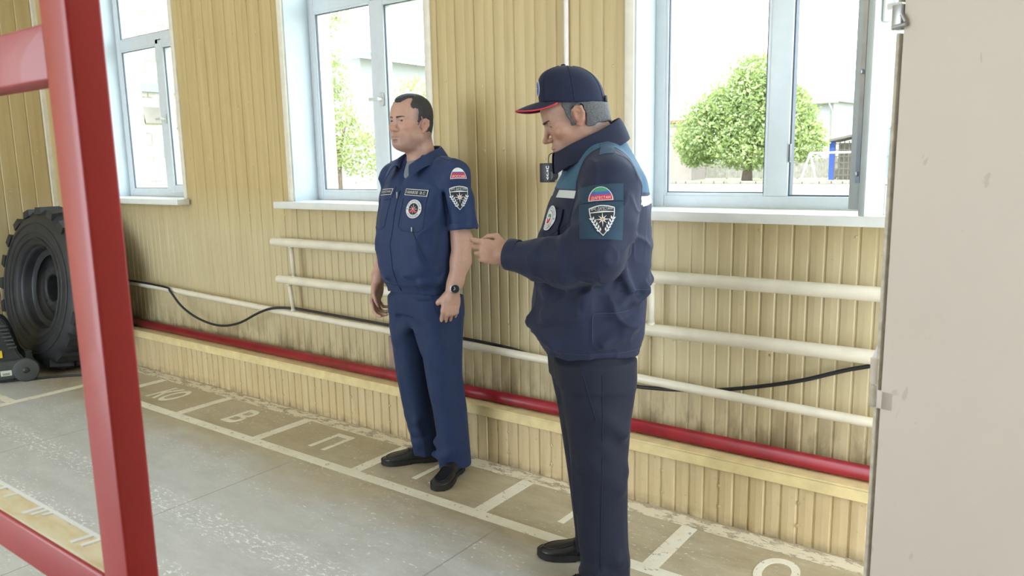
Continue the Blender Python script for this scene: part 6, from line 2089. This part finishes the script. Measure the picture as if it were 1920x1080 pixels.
# left sleeve pocket and patches
dsl = Drape(bJ, (0.316, -0.024, 1.298), (0.10, 1, 0.02), (-0.16, -0.02, 1), (1, -0.10, 0.16))
dsl.slab('sleeve_pocket', [(-0.066, -0.075), (0.056, -0.085), (0.066, 0.080), (-0.060, 0.078)], 0.0022, M['teal'], jacket, 0.012)
seam_line(dsl, [(-0.062, 0.027), (0.062, 0.029)], 0.0012, M['jdark'], 'flap_edge', jacket, 0.0032)
dfp = Drape(bJ, (0.316, -0.026, 1.330), (0.10, 1, 0.02), (-0.16, -0.02, 1), (1, -0.10, 0.16))
dfp.art('flag_patch', dome_art(0.072, 0.042, ((0.66, 1.0, G_), (0.40, 0.66, B_), (0.0, 0.40, R2)), 'ДАГЕСТАН'), artmats(), jacket, 0.008, 0.0044)
dshp = Drape(bJ, (0.316, -0.024, 1.272), (0.10, 1, 0.02), (-0.16, -0.02, 1), (1, -0.10, 0.16))
dshp.art('shield_patch', shield_art(0.076, 0.096, 'МЧС ДАГЕСТАНА'), artmats(), jacket, 0.008, 0.0044)
# chest pocket flap with round badge
dcb = Drape(bJ, (0.108, -0.165, 1.268), (1, 0.42, 0), (0, -0.15, 1), (0.40, -1, 0.08))
dcb.slab('pocket_flap', [(-0.065, 0.030), (-0.065, -0.052), (0.0, -0.066), (0.060, -0.052), (0.060, 0.030)], 0.004, M['jplain'], jacket, 0.012, 0.004)
r = 0.041
core = [(circle2(r * 0.56, 24), W_, 0.0012), ([(-r * 0.34, 0), (r * 0.34, 0), (r * 0.26, -r * 0.34), (0, -r * 0.48), (-r * 0.26, -r * 0.34)], R2, 0.0016), ([(-r * 0.34, r * 0.04), (r * 0.34, r * 0.04), (r * 0.24, r * 0.30), (-r * 0.24, r * 0.30)], G_, 0.0016), (star2(r * 0.30, r * 0.08, 8), W_, 0.0020)]
dcb.art('chest_badge', round_art(r, 0.95, core, 'МЧС ДАГЕСТАНА', 'РОССИИ'), artmats(), jacket, 0.008, 0.0105)
# seams: shoulder, side, pocket, hem, placket, sleeve seam
dsd = Drape(bJ, (0.25, 0.02, 0.95), (0, 1, 0), (0, 0, 1), (1, 0, 0))
seam_line(dsd, [(-0.055, -0.06), (-0.055, 0.03), (0.06, 0.035)], 0.0013, M['jstitch'], 'pocket_seam', jacket)
def ring_seam(b, c, ax0, ax1, rad, r, mat, name, parent, a0=0, a1=2 * PI, lift=0.0003):
    bm = bmesh.new(); P = []
    c = Vector(c); ax0 = Vector(ax0).normalized(); ax1 = Vector(ax1).normalized()
    for a in np.linspace(a0, a1, 70):
        d_ = ax0 * math.cos(a) + ax1 * math.sin(a)
        h = b.ray_cast(c + d_ * rad, -d_, rad)
        if h[0]: P.append(h[0] + d_ * lift)
    if len(P) > 3:
        tube(bm, P, r, 6)
        return mesh_obj(name, bm, mat, parent)
    bm.free()
ring_seam(bJ, (0, -0.01, 0.847), (0, -1, 0), (1, 0, 0), 0.4, 0.0009, M['jstitch'], 'hem_seam', jacket)
ring_seam(bJ, (0, 0.0, 1.045), (0.6, 0.8, 0), (-0.6, 0.8, 0), 0.4, 0.0009, M['jstitch'], 'waist_seam', jacket, -0.6, 1.4)
deb = Drape(bJ, (0.150, 0.022, 1.46), (0.25, 1, 0), (-1, 0, 0.3), (0.3, 0.0, 1))
deb.slab('epaulette', [(-0.022, -0.055), (0.022, -0.055), (0.020, 0.050), (0.0, 0.060), (-0.020, 0.050)], 0.003, M['jacket'], jacket)
# sleeve seam round the armhole
bm = bmesh.new(); P = []
for t in np.linspace(0, 1, 40):
    a = -1.1 + 3.9 * t
    yy, zz = 0.02 - 0.13 * math.cos(a) * 0.95, 1.36 + 0.115 * math.sin(a)
    xs_ = 0.176 - 0.30 * max(0, zz - 1.33)
    h = bJ.ray_cast(Vector((xs_, 0.02 + (yy - 0.02) * 3, zz + (zz - 1.36) * 1.5)), Vector((0, -(yy - 0.02) * 3, -(zz - 1.36) * 1.5)).normalized(), 0.5)
    if h[0]: P.append(h[0])
if len(P) > 3:
    tube(bm, P, 0.0011, 6); mesh_obj('armhole_seam', bm, M['jdark'], jacket)

# --- trousers and shoes
l2 = [(0.018, 0.128, 0.030, 0.062, 0.092, 0.082), (0.08, 0.126, 0.028, 0.062, 0.088, 0.080), (0.28, 0.120, 0.012, 0.070, 0.084, 0.084), (0.47, 0.116, 0.000, 0.080, 0.092, 0.096), (0.62, 0.106, 0.002, 0.092, 0.112, 0.112), (0.74, 0.098, 0.004, 0.098, 0.130, 0.124), (0.80, 0.094, 0.002, 0.094, 0.132, 0.126)]
r2 = [(0.040, -0.098, 0.040, 0.062, 0.080, 0.076), (0.10, -0.098, 0.038, 0.062, 0.078, 0.078), (0.28, -0.100, 0.022, 0.070, 0.080, 0.082), (0.47, -0.102, 0.006, 0.080, 0.090, 0.090), (0.62, -0.100, 0.002, 0.092, 0.110, 0.108), (0.74, -0.096, 0.002, 0.098, 0.128, 0.122), (0.80, -0.094, 0.0, 0.094, 0.132, 0.126)]
fold2 = [((0.17, -0.03, 0.66), (0.185, 0.07, 0.58), 0.009, 0.05), ((0.175, 0.0, 0.54), (0.16, 0.07, 0.44), 0.009, 0.05), ((0.17, -0.04, 0.50), (0.175, 0.06, 0.39), 0.009, 0.05), ((0.14, -0.085, 0.60), (0.13, -0.075, 0.30), 0.006, 0.02), ((0.09, -0.045, 0.07), (0.175, -0.02, 0.09), 0.011, 0.05), ((0.10, 0.08, 0.10), (0.175, 0.06, 0.14), 0.010, 0.05)]
tr2 = trousers(p2, [(0.73, 0, 0.0, 0.188, 0.130, 0.128), (0.80, 0, 0.0, 0.190, 0.135, 0.130), (0.86, 0, -0.004, 0.180, 0.130, 0.126), (0.90, 0, -0.005, 0.17, 0.12, 0.12)], [l2, r2], M['slacks'], 'trousers', 0.008, fold2, [((0.0, -0.16, 0.66), (0.0, -0.14, 0.2), 0.012, 0.03), ((0.0, 0.16, 0.66), (0.0, 0.14, 0.2), 0.012, 0.03)], 41)
bT2 = bvh_of(tr2)
dt2 = Drape(bT2, (0.20, 0.0, 0.72), (0, 1, 0), (0, 0, 1), (1, 0, 0))
seam_line(dt2, [(0.0, 0.06), (0.0, -0.15), (-0.004, -0.62)], 0.0012, M['jdark'], 'side_seam', tr2)
seam_line(dt2, [(-0.06, 0.06), (-0.02, -0.09)], 0.0013, M['jdark'], 'pocket_seam', tr2)
shoe(p2, (0.112, 0.085), (0.150, -0.205), 0.0, 0.29)
shoe(p2, (-0.083, 0.108), (-0.150, -0.178), 0.0, 0.29)

# --- cap
M['cap'] = cloth('navy_cap_cloth', (0.009, 0.013, 0.038), 0.8, None, 0.25)
cap = empty('cap', (0, 0, 0), 0, parent=p2)
m4 = Matrix((RZ(-2) @ RX(4)).tolist()).to_4x4(); m4.translation = (-0.006, -0.064, 1.594)
cap.matrix_local = m4
def capsurf(th, ph):
    """th round the head (0 = front), ph 0 at the rim to 1 at the button; head space."""
    c, s_ = math.cos(th), math.sin(th)
    b_ = 0.103 if c > 0 else 0.109
    k = ph
    # profile: structured front stands up, the back slopes
    front = max(0.0, c) ** 1.5
    rr = (1 - k ** (2.3 + 1.6 * front)) ** (1 / (2.0 + 0.5 * front))
    z0 = 0.030 + 0.008 * front - 0.010 * max(0.0, -c) - 0.004 * (1 - abs(c))
    top = 0.145 + 0.002 * c
    z = z0 + (top - z0) * (k ** 0.92)
    return Vector((0.0865 * s_ * rr, -b_ * c * rr + 0.004 - 0.006 * k, z))
bm = bmesh.new()
NT, NP = 72, 22
g = [[bm.verts.new(capsurf(2 * PI * i / NT, j / NP * 0.995)) for i in range(NT)] for j in range(NP + 1)]
for j in range(NP):
    for i in range(NT): bm.faces.new((g[j][i], g[j][(i + 1) % NT], g[j + 1][(i + 1) % NT], g[j + 1][i]))
bm.faces.new(g[NP])
bmesh.ops.recalc_face_normals(bm, faces=bm.faces)
o = mesh_obj('crown', bm, M['cap'], cap); md = o.modifiers.new('thickness', 'SOLIDIFY'); md.thickness = 0.0025; md.offset = -1
for i in range(6):
    th = 2 * PI * (i + 0.5) / 6
    bm = bmesh.new(); tube(bm, [capsurf(th, t) * 1.0 + (capsurf(th, t) - Vector((0, 0, 0.06))).normalized() * 0.0004 for t in np.linspace(0.02, 0.985, 20)], 0.0011, 6)
    mesh_obj('panel_seam', bm, M['jdark'], cap)
bm = bmesh.new(); bmesh.ops.create_uvsphere(bm, u_segments=16, v_segments=8, radius=0.0075)
for v in bm.verts: v.co.z *= 0.55
bmesh.ops.translate(bm, verts=bm.verts, vec=capsurf(0, 0.999) + Vector((0, 0, 0.001)))
mesh_obj('button', bm, M['jdark'], cap)
# curved peak
def peak(u, v, up=0.0):
    """u across -1..1, v 0 at the crown .. 1 at the edge."""
    th = u * 1.12
    base = capsurf(th, 0.0)
    reach = 0.076 * (1 - abs(u) ** 2.6) ** 0.6
    x = base.x * (1 + 0.04 * v)
    y = base.y - reach * v
    drop = (0.020 * abs(u) ** 2 + 0.006 * v * v + 0.014 * v) * reach / 0.076 / (0.3 + 0.7 * v)
    return Vector((x, y, base.z + 0.001 - drop * (0.15 + 0.85 * v) + up))
bm = bmesh.new()
NU, NV = 36, 10
top = [[bm.verts.new(peak(-1 + 2 * i / NU, j / NV, 0.0018)) for i in range(NU + 1)] for j in range(NV + 1)]
bot = [[bm.verts.new(peak(-1 + 2 * i / NU, j / NV, -0.0018)) for i in range(NU + 1)] for j in range(NV + 1)]
for j in range(NV):
    for i in range(NU):
        bm.faces.new((top[j][i], top[j][i + 1], top[j + 1][i + 1], top[j + 1][i])); bm.faces.new((bot[j][i + 1], bot[j][i], bot[j + 1][i], bot[j + 1][i + 1]))
for i in range(NU):
    bm.faces.new((top[NV][i], top[NV][i + 1], bot[NV][i + 1], bot[NV][i]))
bmesh.ops.recalc_face_normals(bm, faces=bm.faces)
pk = mesh_obj('peak', bm, M['cap'], cap)
bm = bmesh.new(); tube(bm, [peak(u, 1.0) + Vector((0, -0.0006, 0)) for u in np.linspace(-0.995, 0.995, 60)], 0.0024, 8)
mesh_obj('red_piping', bm, M['thread_r'], pk)['label'] = 'red piping along the edge of the peak'
bC = bvh_of(o)
dcap = Drape(bC, (0, -0.103, 0.082), (1, 0, 0), (0, 0.25, 1), (0, -1, 0.1))
rr_ = 0.027
dcap.art('cap_badge', [(circle2(rr_, 28), W_, 0.0), (circle2(rr_ * 0.86, 28), B_, 0.0008), (star2(rr_ * 0.78, rr_ * 0.18, 8), W_, 0.0014), (circle2(rr_ * 0.16, 10), O_, 0.0018)], artmats(), cap, 0.008, 0.001)
# strap gathered at the back
bm = bmesh.new()
P = [capsurf(PI + t, 0.03) + Vector((0, 0.003, 0.006)) for t in np.linspace(-0.45, 0.45, 14)]
for a, b_ in zip(P[:-1], P[1:]):
    vs = [bm.verts.new(a + Vector((0, 0, -0.010))), bm.verts.new(b_ + Vector((0, 0, -0.010))), bm.verts.new(b_ + Vector((0, 0, 0.010))), bm.verts.new(a + Vector((0, 0, 0.010)))]
    bm.faces.new(vs)
bmesh.ops.remove_doubles(bm, verts=bm.verts, dist=0.0002)
so_ = mesh_obj('back_strap', bm, M['jdark'], cap); md = so_.modifiers.new('thickness', 'SOLIDIFY'); md.thickness = 0.003; md.offset = 1
# ------------------------------------------------------------------ light
w = bpy.data.worlds.new('sky')
SC.world = w
w.use_nodes = True
bg = w.node_tree.nodes['Background']
bg.inputs[0].default_value = (0.79, 0.90, 1.0, 1)
bg.inputs[1].default_value = 5.0
sd = bpy.data.lights.new('sun', 'SUN')
sd.energy = 8.0
sd.angle = 0.01
sd.color = (1.0, 0.95, 0.86)
so = link(bpy.data.objects.new('sun', sd))
so.rotation_euler = (math.radians(24), math.radians(10), 0)
so.location = (0, -6, 9)
SC.view_settings.view_transform = 'Standard'
SC.view_settings.look = 'None'
SC.view_settings.gamma = 1.0
SC.view_settings.use_curve_mapping = False
SC.view_settings.exposure = 0.42
